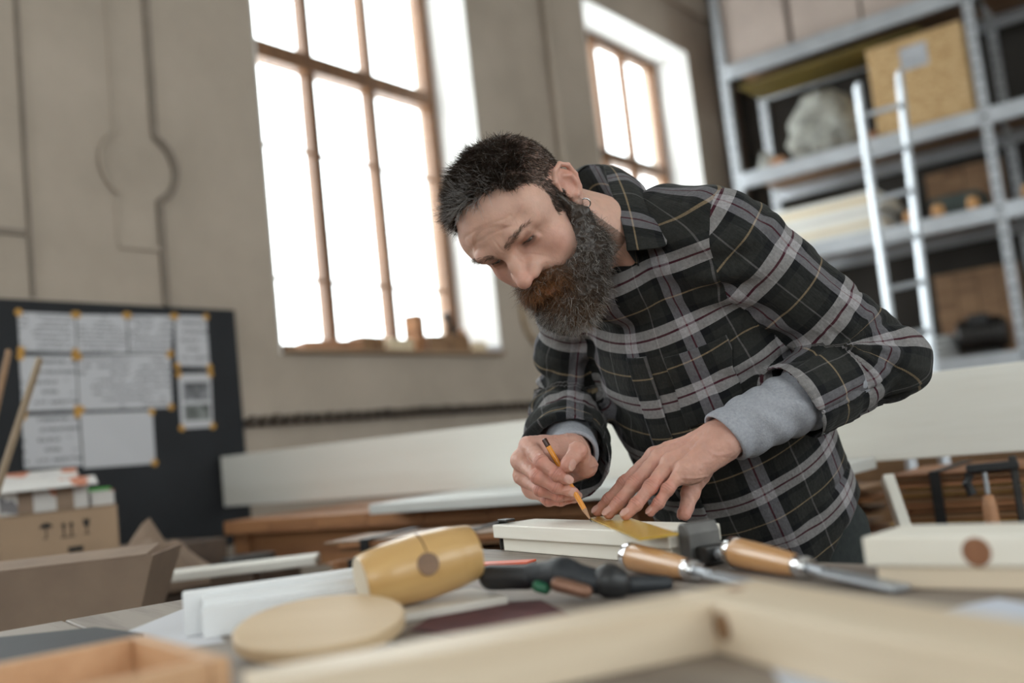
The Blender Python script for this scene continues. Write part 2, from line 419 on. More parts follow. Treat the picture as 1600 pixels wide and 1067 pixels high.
# surface runs and reliefs on the plaster
DARKPL = plain('conduit_paint', (.27, .225, .185), (.20, .165, .135), .8)
def trim(n, mb, mat, bevel=.0, smooth=False): return tag(mb.build('trim_%d' % n, mat, None, ROOM, bevel=bevel, smooth=smooth), kind='structure')
def arc(b0, z0, r, a0, a1, n=10): return [(.012, b0 + r * math.cos(t), z0 + r * math.sin(t)) for t in np.linspace(a0, a1, n)]
zc = PW(225, 262)[1]
mb = MB(); mb.tube([(.012, -1.175, 1.77), (.012, -1.175, zc - .13)] + arc(-1.235, zc, .145, -1.1, 1.1) + [(.012, -1.175, zc + .14), (.012, -1.160, 4.8)], .014, 8); trim(1, mb, DARKPL)
mb = MB(); mb.tube([(.004, -1.36, 2.02), (.004, -1.36, zc - .13)] + arc(-1.27, zc, .145, math.pi + 1.0, math.pi - 1.0) + [(.004, -1.345, zc + .15), (.004, -1.335, 4.8)], .008, 6); trim(2, mb, PLASTER)
mb = MB(); mb.box((0, -1.36, 1.985), (.012, -1.175, 2.01)); trim(3, mb, PLASTER, .003)
mb = MB(); mb.tube([(.008, -1.70, 1.78), (.008, -1.695, 4.8)], .009, 6); mb.box((0, -1.92, 1.995), (.012, -1.70, 2.015)); trim(4, mb, DARKPL)
mb = MB(); mb.tube([(.035, 1.73, .0), (.035, 1.73, 4.88)], .030, 12); trim(5, mb, PLASTER, smooth=True)
mb = MB(); mb.tube([(.10, 4.30, .0), (.10, 4.30, 4.88)], .075, 14); trim(6, mb, plain('downpipe_paint', (.11, .075, .055), (.07, .05, .04), .6), smooth=True)
mb = MB(); mb.box((0, 1.74, 4.45), (.05, 4.2, 4.6)); trim(7, mb, PLASTER, .01)
# tool rail with a row of pegs below the sill
RAILM = wood('rail_wood', (.085, .062, .045), (.045, .033, .025), 1, 10)
rl = empty('tool_rail', ROOM @ T(0, .2, 1.30)); tag(rl, 'long dark peg rail on the plaster wall under the window', 'rail')
mb = MB(); mb.box((.002, -1.06, -.022), (.022, 1.25, .010)); mb.build('board', RAILM, rl, bevel=.003)
peg = None
for k in range(38):
    if peg is None:
        mb = MB(); mb.box((.0222, -.016, -.020), (.055, .016, .022)); peg = mb.build('peg', RAILM, rl, bevel=.004); o = peg
    else: o = peg.copy(); COL.objects.link(o); o.parent = rl
    o.location = (0, -1.03 + k * .0605, random.uniform(-.003, .004))
# a shallow hoop hanging on the wall behind him
mb = MB(); mb.tube([(.018, .19 * math.cos(t), .19 * math.sin(t)) for t in np.linspace(0, 2 * math.pi, 40)], .012, 8)
hp = mb.build('wooden_hoop', wood('hoop_wood', (.42, .30, .18), (.30, .20, .11), 0), None, ROOM @ T(0, 1.33, 1.83), smooth=True); tag(hp, 'pale bentwood hoop hanging on the wall beside the window', 'hoop')

# ================================================================== background furniture and stores
PINE = wood('pine', (.78, .66, .47), (.66, .52, .34), 0, 7)
PINEL = wood('pale_pine', (.86, .84, .78), (.80, .77, .70), 0, 5)
OLDW = wood('aged_wood', (.30, .17, .085), (.15, .075, .035), 0, 9)
REDW = wood('reddish_wood', (.42, .20, .09), (.22, .095, .045), 0, 9)
DARKW = wood('dark_bench_wood', (.10, .065, .045), (.055, .035, .026), 0, 8)
CARD = plain('cardboard', (.42, .29, .19), (.36, .25, .165), .9, 5.0)
CARDD = plain('worn_cardboard', (.30, .215, .155), (.22, .155, .115), .9, 6.0)
PAPER = plain('white_paper', (.60, .60, .63), (.56, .56, .59), .9, 3.0)
STEEL = plain('galvanised_steel', (.52, .54, .57), (.40, .42, .45), .5, 12.0, metal=.75)
ALU = plain('aluminium', (.56, .59, .63), (.46, .49, .53), .38, 8.0, metal=.6)
BLACK = plain('black_plastic', (.018, .019, .021), (.012, .012, .014), .42)
DARKM = plain('dark_metal', (.075, .072, .070), (.045, .043, .042), .45, 20.0, metal=.8)
def rbox(name, lo, hi, mat, parent=None, M=None, bevel=.004): m_ = MB(); m_.box(lo, hi); return m_.build(name, mat, parent, M, bevel)

# ---- black pin board with plans
BM = ROOM @ T(.0, 0, 0)
nbd = empty('notice_board', ROOM @ T(.003, -1.40, 1.34)); tag(nbd, 'black pin board leaning on the plaster wall, covered in drawings', 'notice board')
rbox('panel', (0, -.52, -.52), (.018, .535, .425), plain('black_board', (.014, .016, .020), (.010, .011, .014), .75), nbd, None, .003)
TAPE = plain('orange_tape', (.62, .33, .06), (.55, .28, .05), .6)
def line_mat(name, base, ink, rows, seed):
    """a page with lines of print and small figures"""
    mt, nt, b = nodes(name); lk = nt.links.new; tc = N(nt, 'ShaderNodeTexCoord'); mp = N(nt, 'ShaderNodeMapping'); mp.inputs['Location'].default_value = (0, seed * .37, seed * .71); lk(tc.outputs['Object'], mp.inputs[0])
    wv = N(nt, 'ShaderNodeTexWave', i_Scale=rows, i_Distortion=0.0); wv.bands_direction = 'Z'; lk(mp.outputs[0], wv.inputs['Vector'])
    nz = N(nt, 'ShaderNodeTexNoise', i_Scale=9.0, i_Detail=1.0); lk(mp.outputs[0], nz.inputs['Vector']); n2 = N(nt, 'ShaderNodeTexNoise', i_Scale=120.0, i_Detail=1.0); lk(mp.outputs[0], n2.inputs['Vector'])
    g1 = N(nt, 'ShaderNodeMath', operation='GREATER_THAN', i_1=.72); lk(wv.outputs['Fac'], g1.inputs[0]); g2 = N(nt, 'ShaderNodeMath', operation='GREATER_THAN', i_1=.47); lk(nz.outputs[0], g2.inputs[0]); g3 = N(nt, 'ShaderNodeMath', operation='GREATER_THAN', i_1=.45); lk(n2.outputs[0], g3.inputs[0])
    m1 = N(nt, 'ShaderNodeMath', operation='MULTIPLY'); lk(g1.outputs[0], m1.inputs[0]); lk(g2.outputs[0], m1.inputs[1]); m2 = N(nt, 'ShaderNodeMath', operation='MULTIPLY'); lk(m1.outputs[0], m2.inputs[0]); lk(g3.outputs[0], m2.inputs[1])
    mx = N(nt, 'ShaderNodeMix', data_type='RGBA'); lk(m2.outputs[0], mx.inputs[0]); mx.inputs[6].default_value = (*base, 1); mx.inputs[7].default_value = (*ink, 1); lk(mx.outputs[2], b.inputs['Base Color']); b.inputs['Roughness'].default_value = .9
    return mt
def sheet(name, px4, label, cat, mat, grp, lift=.0, tapes=(0, 1, 2, 3), extra=None):
    """px4: corner pixels tl, tr, br, bl on the board face"""
    q = [PW(x, y, .0225 + lift) for x, y in px4]; c = np.mean(q, 0)
    S = empty(name, ROOM @ T(.0225 + lift, c[0], c[1])); tag(S, label, cat, grp)
    m_ = MB(); pts = [(b - c[0], z - c[1]) for b, z in q]
    m_.add([(0, *p) for p in pts] + [(.0008, *p) for p in pts], [(0, 1, 2, 3), (7, 6, 5, 4), (0, 4, 5, 1), (1, 5, 6, 2), (2, 6, 7, 3), (3, 7, 4, 0)]); m_.build('paper_sheet', mat, S)
    for i in tapes:
        m_ = MB(); y, z = pts[i]; m_.prism([(math.cos(t) * .014, math.sin(t) * .014) for t in np.linspace(0, 6.28, 7)[:-1]], 0, .002, T(.0010, y * .97, z * .97) @ RY(math.radians(90))); m_.build('tape', TAPE, S)
    if extra: extra(S, pts)
    return S
pg = [line_mat('plan_print_%d' % i, (.58, .58, .61), (.19, .19, .21), r, i + 1) for i, r in enumerate((17, 21, 13, 9))]
sheet('plan_sheet', [(27, 487), (117, 491), (119, 551), (31, 548)], 'plan sheet with blocks of print, first in the top row', 'paper', pg[0], 'plans on the pin board')
sheet('plan_sheet', [(119, 491), (197, 492), (200, 552), (121, 551)], 'plan sheet with blocks of print, second in the top row', 'paper', pg[1], 'plans on the pin board', tapes=(0, 1))
sheet('plan_sheet', [(199, 492), (271, 493), (267, 553), (202, 552)], 'plan sheet with blocks of print, third in the top row', 'paper', pg[2], 'plans on the pin board', tapes=(0, 1, 2))
sheet('plan_sheet', [(273, 493), (322, 494), (328, 575), (276, 573)], 'narrow plan sheet pinned at the right end of the top row', 'paper', pg[3], 'plans on the pin board')
sheet('floor_plan', [(30, 556), (118, 556), (122, 640), (35, 644)], 'faint floor plan sheet, left one of the middle row', 'paper', pg[3], 'plans on the pin board')
sheet('floor_plan', [(120, 556), (266, 553), (269, 637), (124, 641)], 'wide floor plan sheet, right one of the middle row', 'paper', pg[2], 'plans on the pin board')
sheet('floor_plan', [(34, 650), (122, 646), (128, 728), (38, 732)], 'plain plan sheet, left one of the bottom row above the carton', 'paper', pg[3], 'plans on the pin board', tapes=(0, 1))
sheet('floor_plan', [(125, 646), (238, 642), (243, 724), (131, 732)], 'large blank plan sheet, right one of the bottom row', 'paper', PAPER, 'plans on the pin board', tapes=(1, 2))
def photos(S, pts):
    def at(u, v): p = [np.array(x) for x in pts]; return (p[0] * (1 - u) + p[1] * u) * (1 - v) + (p[3] * (1 - u) + p[2] * u) * v
    for v0, v1, c1, c2 in ((.16, .50, (.30, .31, .33), (.03, .03, .035)), (.57, .86, (.26, .28, .27), (.04, .045, .04))):
        q = [at(.12, v0), at(.92, v0), at(.92, v1), at(.12, v1)]; m_ = MB(); m_.add([(.0010, *p) for p in q] + [(.0014, *p) for p in q], [(0, 1, 2, 3), (7, 6, 5, 4), (0, 4, 5, 1), (1, 5, 6, 2), (2, 6, 7, 3), (3, 7, 4, 0)])
        m_.build('photo_print', plain('photo_tones_%d' % int(v0 * 100), c1, c2, .5, 22.0), S)
sheet('photo_sheet', [(278, 584), (329, 583), (333, 667), (283, 670)], 'sheet with two grey building photographs pinned beside the plans', 'paper', PAPER, None, 0, (0, 1, 2, 3), photos)

# ---- table along the window wall with cartons
def table(name, label, a0, a1, b0, b1, z, th, mat, legs=True, cat='table'):
    Tt = empty(name, ROOM @ T((a0 + a1) / 2, (b0 + b1) / 2, 0)); tag(Tt, label, cat); ha, hb = (a1 - a0) / 2, (b1 - b0) / 2
    n = max(2, int(round(2 * ha / .22)))
    for k in range(n):
        x0, x1 = -ha + 2 * ha * k / n, -ha + 2 * ha * (k + 1) / n; rbox('top_plank', (x0 + .001, -hb, z - th), (x1 - .001, hb, z), mat, Tt, None, .003)
    for sx in (-1, 1):
        for sy in (-1, 1): rbox('leg', (sx * (ha - .05) - .035, sy * (hb - .06) - .035, 0), (sx * (ha - .05) + .035, sy * (hb - .06) + .035, z - th), mat, Tt)
    for sy in (-1, 1): rbox('apron', (-ha + .09, sy * (hb - .06) - .015, z - th - .11), (ha - .09, sy * (hb - .06) + .015, z - th - .001), mat, Tt)
    return Tt
table('side_table', 'dark wooden table by the window wall carrying cartons and offcuts', .06, 1.0, -3.2, -1.45, .80, .04, DARKW)
table('trough_stand', 'dark wooden stand carrying the long cardboard trough', 1.02, 1.74, -3.0, -2.03, .80, .04, DARKW)
rs_ = rbox('wooden_riser', (0, -.55, 0), (.42, .55, .099), DARKW, None, ROOM @ T(.30, -2.05, .8005), .004); tag(rs_, 'low dark wooden box under the cartons on the side table', 'box')
def carton(name, label, M, s, mat, marks=True, open_=False, group=None):
    C = empty(name, M); tag(C, label, 'box', group); x, y, z = s
    rbox('body', (-x, -y, 0), (x, y, z), mat, C, None, .003)
    rbox('flap', (-x - .001, -y - .001, z), (x + .001, -.002, z + .003), mat, C, None, .001); rbox('flap', (-x - .001, .002, z), (x + .001, y + .001, z + .003), mat, C, None, .001)
    return C
INK = plain('print_ink', (.03, .028, .026), (.02, .02, .02), .9)
# carton with handling marks: local -y faces the camera
def yaw_to_cam(p): return math.atan2(p[1] - CAM[1], p[0] - CAM[0]) - math.pi / 2
pb = PZ(75, 852, .905); fx = np.array(RW(.50, -1.93, .9025)); Mx = T(*fx) @ RZ(yaw_to_cam(fx) + .10)
C1 = carton('cardboard_carton', 'brown cardboard carton with black handling symbols on its side', Mx, (.155, .12, .135), CARD)
def glyph(parent, x, z, kind, yf):
    m_ = MB(); y = yf
    if kind == 'umbrella': m_.prism([(math.cos(t) * .017, math.sin(t) * .014) for t in np.linspace(0, math.pi, 9)], 0, .001, T(x, y, z + .010) @ RX(math.radians(90))); m_.box((x - .0015, y - .001, z - .018), (x + .0015, y, z + .010)); m_.box((x - .009, y - .001, z - .020), (x + .0015, y, z - .017))
    if kind == 'arrows':
        for d in (-.010, .010): m_.box((x + d - .002, y - .001, z - .018), (x + d + .002, y, z + .008)); m_.prism([(-.007, 0), (.007, 0), (0, .013)], 0, .001, T(x + d, y, z + .008) @ RX(math.radians(90)))
        m_.box((x - .019, y - .001, z - .023), (x + .019, y, z - .020))
    if kind == 'glass': m_.prism([(-.009, .022), (.009, .022), (.007, .004), (.0015, -.002), (.0015, -.016), (.009, -.020), (-.009, -.020), (-.0015, -.016), (-.0015, -.002), (-.007, .004)], 0, .001, T(x, y, z) @ RX(math.radians(90)))
    m_.build('handling_mark', INK, parent)
for k, kd in ((-.035, 'umbrella'), (.020, 'arrows'), (.070, 'glass')): glyph(C1, k, .085, kd, -.1212)
rbox('handle_slot', (.018, -.1212, .018), (.058, -.1202, .034), INK, C1, None, .0)
# patterned carton on top
def blotch():
    mt, nt, b = nodes('patterned_carton'); lk = nt.links.new; tc = N(nt, 'ShaderNodeTexCoord'); vo = N(nt, 'ShaderNodeTexVoronoi', i_Scale=22.0); lk(tc.outputs['Object'], vo.inputs['Vector'])
    r = ramp(nt, [(0, (.62, .60, .58)), (.62, (.58, .56, .55)), (.70, (.52, .20, .12)), (.80, (.62, .60, .58)), (.93, (.20, .19, .20))], 'CONSTANT'); sp = N(nt, 'ShaderNodeSeparateColor'); lk(vo.outputs['Color'], sp.inputs[0]); lk(sp.outputs[0], r.inputs[0]); lk(r.outputs[0], b.inputs['Base Color']); b.inputs['Roughness'].default_value = .7; return mt
BL = blotch()
C2 = empty('patterned_carton', Mx @ T(-.020, .005, .1390)); tag(C2, 'white patterned carton with open flaps on top of the brown carton', 'box')
rbox('body', (-.125, -.085, 0), (.105, .085, .085), BL, C2, None, .003)
for x0, x1 in ((-.080, -.040), (.020, .066)): rbox('strap', (x0, -.0866, .001), (x1, -.0853, .080), CARDD, C2, None, .0)
m_ = MB(); m_.box((-.145, -.065, 0), (.125, 0, .003), T(0, -.086, .087) @ RX(.38)); m_.build('flap', BL, C2); m_ = MB(); m_.box((-.125, 0, 0), (.105, .07, .003), T(0, .086, .087) @ RX(.5)); m_.build('flap', BL, C2)
fx2 = np.array(RW(.47, -1.72, .9025)); M2 = T(*fx2) @ RZ(yaw_to_cam(fx2) + .1)
C3 = carton('snack_box', 'small white box with a green lid edge beside the patterned carton', Mx @ T(.125, 0.0, .1390), (.032, .07, .040), BL); rbox('green_edge', (-.038, .035, .0435), (.039, .071, .052), plain('green_print', (.10, .42, .08), (.08, .36, .06), .6), C3, None, .001)
# timber offcuts leaning at the left
for x0, y0, x1, y1, lab in ((62, 560, -12, 728, 'thin pale batten leaning in front of the plans'), (14, 548, -30, 690, 'thin brown batten leaning at the edge of the pin board')):
    pa, pb_ = P(x1, y1 + 60, 2.35), P(x0, y0, 2.60)
    pa = np.array([pa[0], pa[1], pa[2]]); ln = np.linalg.norm(pb_ - pa); ex = unit(pa - pb_); k = (pb_[2] - .815) / -ex[2] if ex[2] < 0 else ln
    st = MB(); st.box((0, -.006, -.008), (k - .012, .006, .008)); so = st.build('leaning_batten', plain('batten_tan', (.34, .25, .17), (.26, .19, .12)) if x0 > 30 else OLDW, None, frame(pb_, ex), bevel=.002); tag(so, lab, 'batten', 'battens leaning by the pin board')

# ---- long plank on edge along the back bench, running across the room
pl = empty('long_plank', ROOM @ T(.05, -1.0, .958) @ RY(math.radians(.45))); tag(pl, 'very long pale pine plank standing on edge behind the man', 'plank')
rbox('board', (0, -.014, .012), (3.95, .014, .208), PINEL, pl, None, .003)
bb_ = table('back_bench', 'long bench under the pale plank behind the man', .50, 2.12, -1.35, -.72, .935, .045, REDW, cat='bench')
rbox_s = rbox('laminate_sheet', (0, 0, 0), (1.28, .42, .028), plain('white_laminate', (.66, .67, .65), (.58, .59, .57), .5, 4.0), None, ROOM @ T(1.32, -1.46, .9355), .003); tag(rbox_s, 'white laminated sheet lying on the back bench under the plank', 'sheet')
rbox('lower_shelf', (-.70, -.24, .455), (.70, .24, .4995), OLDW, bb_, None, .003)
# low rack with bundled veneers left of the mallet
table('low_trestle', 'low dark trestle holding the veneer bundles', 1.02, 2.02, -2.01, -1.42, .76, .05, DARKW)
def veneer_bundle(M, n, L, Wd, label, mat, seed):
    r = random.Random(seed); B = empty('veneer_bundle', M); tag(B, label, 'wood bundle', 'veneer bundles'); z = 0
    for k in range(n):
        h = r.uniform(.004, .008); dx, dy = r.uniform(-.03, .03), r.uniform(-.015, .015); m_ = MB(); m_.box((-L / 2 + dx, -Wd / 2 + dy, z), (L / 2 + dx + r.uniform(-.05, .05), Wd / 2 + dy, z + h)); m_.build('veneer_sheet', [REDW, OLDW, mat][r.randrange(3)], B); z += h + .0006
    for x in (-L * .28, L * .25): rbox('strap', (x - .012, -Wd / 2 - .02, .0), (x + .012, -Wd / 2 - .0165, z + .002), BLACK, B, None, 0); rbox('strap', (x - .012, -Wd / 2 - .02, z + .001), (x + .012, Wd / 2 + .02, z + .0035), BLACK, B, None, 0)
    return B
pv = np.array(RW(1.76, -1.70, .7605))
veneer_bundle(T(*pv) @ RZ(-.62), 15, .46, .22, 'thick bundle of reddish brown veneers on the low trestle', REDW, 2)
pv2 = P(455, 800, 2.9); pv2[2] = .8705
veneer_bundle(T(pv[0] + .02, pv[1] + .02, .7605 + .1140) @ RZ(-.48), 4, .48, .18, 'flat stack of brown veneers lying on the thick bundle', OLDW, 5)
# grey tape roll and clutter behind the bundles
pr_ = np.array(RW(.90, -1.56, .8005)); m_ = MB(); m_.lathe([(.035, 0), (.075, 0), (.078, .004), (.078, .044), (.075, .048), (.035, .048)], 24); tag(m_.build('tape_roll', DARKM, None, T(*pr_), smooth=False), 'dark roll of tape on the side table by the veneers', 'tape roll')
# plank and folded kraft paper on the table
pk0 = np.array(RW(1.30, -1.93, .7605)); tag(rbox('plank_support', (-.05, -.05, 0), (.05, .05, .089), DARKW, None, T(pk0[0] + .02, pk0[1], pk0[2]) @ RZ(.1), .003), 'dark block propping the short pale plank', 'block'); pk0[2] += .0895; s_ = rbox('short_plank', (-.40, -.050, 0), (.22, .050, .022), PINEL, None, T(pk0[0], pk0[1], pk0[2]) @ RZ(-.05 + math.radians(8)), .004); tag(s_, 'short pale plank lying in front of the folded paper', 'plank')
def crumple(name, M, sx, sy, sz, mat, seed, amp=.02):
    n = 14; v = []; f = []
    for side in (0, 1):
        for i in range(n + 1):
            for j in range(n + 1):
                u, w_ = i / n - .5, j / n - .5; p = np.array([[u * 6 + seed, w_ * 6, seed * 1.7]]); h = sz * (1 - abs(2 * u) ** 2.2) * (1 - abs(2 * w_) ** 2.2) * (.75 + .5 * float(vnoise(p, 1.0)[0])) + amp * (.6 + .5 * float(vnoise(p, 2.3)[0])) * (1 - max(abs(2 * u), abs(2 * w_)) ** 4)
                v.append((u * sx, w_ * sy, h if side else 0.0))
    k = (n + 1) ** 2
    for i in range(n):
        for j in range(n): a = i * (n + 1) + j; q = (a, a + n + 1, a + n + 2, a + 1); f.append(tuple(k + x for x in q)); f.append(q[::-1])
    ring = [j for j in range(n + 1)] + [i * (n + 1) + n for i in range(1, n + 1)] + [n * (n + 1) + j for j in range(n - 1, -1, -1)] + [i * (n + 1) for i in range(n - 1, 0, -1)]
    for x, y in zip(ring, ring[1:] + ring[:1]): f.append((x, y, y + k, x + k))
    m_ = MB(); m_.add(v, f); return m_.build(name, mat, None, M, smooth=True)
kp = np.array(RW(.91, -1.86, .8005)); tag(crumple('kraft_paper', T(*kp) @ RZ(-.65 - .0), .24, .34, .17, CARDD, 3), 'folded brown kraft paper heaped on the side table', 'paper')

# ---- steel rack against the end wall
RB = 3.40
rack = empty('storage_rack', ROOM @ T(0, RB, 0)); tag(rack, 'tall galvanised steel storage rack against the end wall', 'rack')
ups = [.45, 2.16, 3.87]
def upright(a, b):
    m_ = MB(); m_.box((a - .03, b, 0), (a + .03, b + .005, 4.5)); m_.box((a - .03, b + .005, 0), (a - .025, b + .05, 4.5)); m_.box((a + .025, b + .005, 0), (a + .03, b + .05, 4.5)); U_ = m_.build('upright', STEEL, rack)
    for k in range(30):
        o = upright.hole
        if o is None: m2 = MB(); m2.prism([(-.007, -.011), (.007, -.011), (.010, .011), (-.010, .011)], 0, .0008, RX(math.radians(90))); o = upright.hole = m2.build('slot', BLACK, U_)
        else: o = o.copy(); COL.objects.link(o); o.parent = U_
        o.location = (a, b - .0001, 1.3 + k * .085)
upright.hole = None
for a in ups: upright(a, 0); upright(a, .70)
LEV = [1.28, 2.21, 2.83, 3.66]
for z in LEV:
    for i in range(2):
        a0, a1 = ups[i] + .031, ups[i + 1] - .031
        m_ = MB(); m_.box((a0, -.012, z - .055), (a1, .038, z + .055)); m_.build('beam', ALU, rack, bevel=.008); m_ = MB(); m_.box((a0, .705, z - .055), (a1, .745, z + .055)); m_.build('beam', ALU, rack, bevel=.008)
        for k in range(3): m_ = MB(); m_.box((a0, .042 + k * .22, z + .030), (a1, .042 + k * .22 + .217, z + .052)); m_.build('shelf_board', OLDW, rack, bevel=.002)
def on_rack(lev, a, b=.3): return ROOM @ T(a, RB + b, LEV[lev] + .0535)
# chipboard panel box with a paper label
def osb():
    mt, nt, b = nodes('chipboard'); lk = nt.links.new; tc = N(nt, 'ShaderNodeTexCoord'); vo = N(nt, 'ShaderNodeTexVoronoi', i_Scale=38.0); mp = N(nt, 'ShaderNodeMapping'); mp.inputs['Scale'].default_value = (1, 1, 2.2); lk(tc.outputs['Object'], mp.inputs[0]); lk(mp.outputs[0], vo.inputs['Vector'])
    sp = N(nt, 'ShaderNodeSeparateColor'); lk(vo.outputs['Color'], sp.inputs[0]); r = ramp(nt, [(0, (.42, .26, .11)), (.5, (.55, .36, .17)), (1, (.64, .45, .24))]); lk(sp.outputs[0], r.inputs[0]); lk(r.outputs[0], b.inputs['Base Color']); b.inputs['Roughness'].default_value = .7; return mt
ob = empty('chipboard_box', on_rack(2, 1.80, .03)); tag(ob, 'chipboard crate with a white paper label on the rack', 'crate')
OSB = osb(); rbox('front', (-.315, 0, 0), (.30, .018, .62), OSB, ob); rbox('side', (-.315, .0185, 0), (-.297, .5, .62), OSB, ob); rbox('side', (.282, .0185, 0), (.30, .5, .62), OSB, ob); rbox('back', (-.2965, .482, 0), (.2815, .5, .62), OSB, ob); rbox('base', (-.2965, .0185, 0), (.2815, .4815, .018), OSB, ob)
rbox('paper_label', (-.10, -.0016, .40), (.075, -.0002, .555), line_mat('label_print', (.50, .52, .56), (.22, .22, .25), 16, 8), ob, None, 0)
# bundled dust sheets
def bundle():
    g = Grid((-.30, -.05, 0), (.30, .45, .56), .008); r = np.random.default_rng(5)
    for c, rd in (((0, .2, .14), (.25, .18, .16)), ((-.06, .18, .30), (.19, .17, .15)), ((.06, .2, .34), (.17, .16, .15)), ((0, .2, .44), (.16, .14, .09)), ((.16, .17, .20), (.11, .13, .12)), ((-.16, .16, .18), (.11, .12, .13))): g.add(Ell(c, rd, k=.04))
    g.V = smax(g.V, .001 - g.ax[2][None, None, :] + 0 * g.V, .003); v, F = g.mesh(); n = vnormals(v, F); up = sm(v[:, 2], .004, .04)
    v = v + n * (up * (.026 * vnoise(v * [1, 1, 1.8], 9) + .014 * vnoise(v, 22)))[:, None]; v[:, 2] = np.maximum(v[:, 2], .0005)
    return to_mesh('dust_sheet', relax(v, F, 1), F)
bs = finish('dust_sheet', bundle(), plain('grey_cloth', (.50, .50, .45), (.17, .17, .155), .9, 9.0), None, on_rack(2, 1.04, .12)); tag(bs, 'heaped pale dust sheet bundled on the rack', 'cloth')
pl_ = crumple('paint_rag', on_rack(2, .60, .25), .16, .16, .20, plain('white_rag', (.68, .68, .64), (.40, .40, .37), .9, 9.0), 9, .02); tag(pl_, 'small white rag bundle at the left end of the rack', 'cloth')
crk = [(.76, 'reddish offcut block under the dust sheet edge'), (1.42, 'reddish offcut block beside the dust sheet')]
for i, (a, lab) in enumerate(crk): tag(rbox('offcut_block', (-.05, -.04, 0), (.05, .04, .055), REDW, None, on_rack(2, a, .055), .004), lab, 'wood block')
# top shelf: pale cartons
for i, a in enumerate((.72, 1.24, 1.74)): 
    c_ = carton('pale_carton', ['pale pinkish carton on the top shelf, next to the corner', 'pale pinkish carton on the top shelf, middle of three', 'pale pinkish carton on the top shelf above the chipboard crate'][i], on_rack(3, a, .30), (.24, .26, .55), plain('pale_card', (.52, .43, .38), (.44, .36, .32), .9, 4.0))
ylw = rbox('yellow_panel', (-.70, 0, 0), (.62, .40, .03), plain('yellow_paint', (.16, .11, .02), (.10, .07, .015), .6), None, ROOM @ T(1.2, RB + .15, LEV[3] - .092), .004); tag(ylw, 'dull yellow panel slid under the top shelf', 'panel')
# shelf 1: boards stacked flat, pale edges to the front
r_ = random.Random(3); z = 0
for k in range(7):
    h = [.045, .03, .05, .04, .035, .045, .03][k]; a0, a1 = .52 + r_.uniform(0, .10), 1.50 - r_.uniform(0, .12)
    o = rbox('stored_board', (a0 - 1.0, 0, z), (a1 - 1.0, .5, z + h), [PINEL, PINE, PINEL, plain('white_board', (.74, .73, .70), (.66, .65, .62), .6)][k % 4], None, on_rack(1, 1.0, .02 + r_.uniform(0, .02)), .003); z += h + .001
    tag(o, '%s board in the stack on the middle shelf' % ['lowest', 'second lowest', 'third lowest', 'middle white', 'third highest', 'second highest', 'topmost'][k], 'board', 'boards stacked on the rack')
for i, a in enumerate((1.60, 1.78, 2.00, 2.32)):
    m_ = MB(); m_.lathe([(.001, 0), (.036, 0), (.040, .012), (.040, .055), (.030, .085), (.001, .09)], 16); o = m_.build('turned_wood_piece', wood('orange_wood', (.62, .33, .13), (.45, .22, .08), 2), None, on_rack(1, a, .06), smooth=True); tag(o, ['orange turned wood piece by the white boards on the rack', 'orange turned wood piece on the rack, behind the ladder rail', 'orange turned wood piece on the rack beside the upright', 'orange turned wood piece on the rack past the upright'][i], 'wood piece')
tag(rbox('tool_case', (-.16, 0, 0), (.16, .3, .16), plain('teal_case', (.05, .07, .065), (.03, .045, .04), .5), None, on_rack(1, 1.86, .18), .02), 'dark green tool case on the middle shelf', 'case')
# dark timber sheets standing at the back of the lower bays
for i, (a0, a1, z0, z1) in enumerate(((.55, 2.10, .0, 1.20), (2.2, 3.8, .0, 1.2), (1.55, 2.11, 1.335, 1.95), (2.22, 3.8, 1.335, 1.95), (1.6, 2.11, 2.2635, 2.68))):
    n = 4
    S_ = empty('timber_screen', ROOM @ T(a0, RB + .60, z0)); tag(S_, ['dark brown planks standing at the back of the lowest bay', 'dark brown planks at the back of the lowest bay past the upright', 'dark brown planks at the back of the second bay', 'dark brown planks at the back of the second bay past the upright', 'dark brown planks behind the orange knobs'][i], 'planks')
    for k in range(n): w_ = (a1 - a0) / n; rbox('plank', (k * w_ + .002, 0, .001), ((k + 1) * w_ - .002, .02, z1 - z0), OLDW, S_, None, .002)
# machine parts and cans on the low shelf
r_ = random.Random(9)
kinds = ['dark electric motor with a finned body', 'coil of grey hose', 'squat paint can', 'blue grey planer body', 'small paint can']
mot = empty('electric_motor', on_rack(0, 1.90, .12)); tag(mot, 'dark electric motor with a finned body on the lower shelf', 'motor')
m_ = MB(); m_.lathe([(.001, 0), (.10, 0), (.11, .02), (.11, .26), (.09, .29), (.001, .30)], 20, T(-.15, .12, .135) @ RY(math.radians(90))); m_.build('body', DARKM, mot, smooth=False)
for k in range(8): m_ = MB(); m_.lathe([(.105, 0), (.122, 0), (.122, .008), (.105, .008)], 20, T(-.12 + k * .03, .12, .135) @ RY(math.radians(90))); m_.build('fin', DARKM, mot)
rbox('foot', (-.12, .03, 0), (.10, .21, .030), DARKM, mot); rbox('terminal_box', (-.06, .0, .20), (.06, .08, .27), BLACK, mot)
hs_ = empty('hose_coil', on_rack(0, 1.60, .10)); tag(hs_, 'coil of pale grey hose on the lower shelf by the ladder', 'hose')
for k in range(4): m_ = MB(); m_.tube([(.13 * math.cos(t), .13 * math.sin(t) + .14, .022 + k * .040) for t in np.linspace(0, 2 * math.pi, 28)], .020, 8); m_.build('turn', plain('grey_hose', (.48, .50, .50), (.34, .35, .36), .5), hs_, smooth=True)
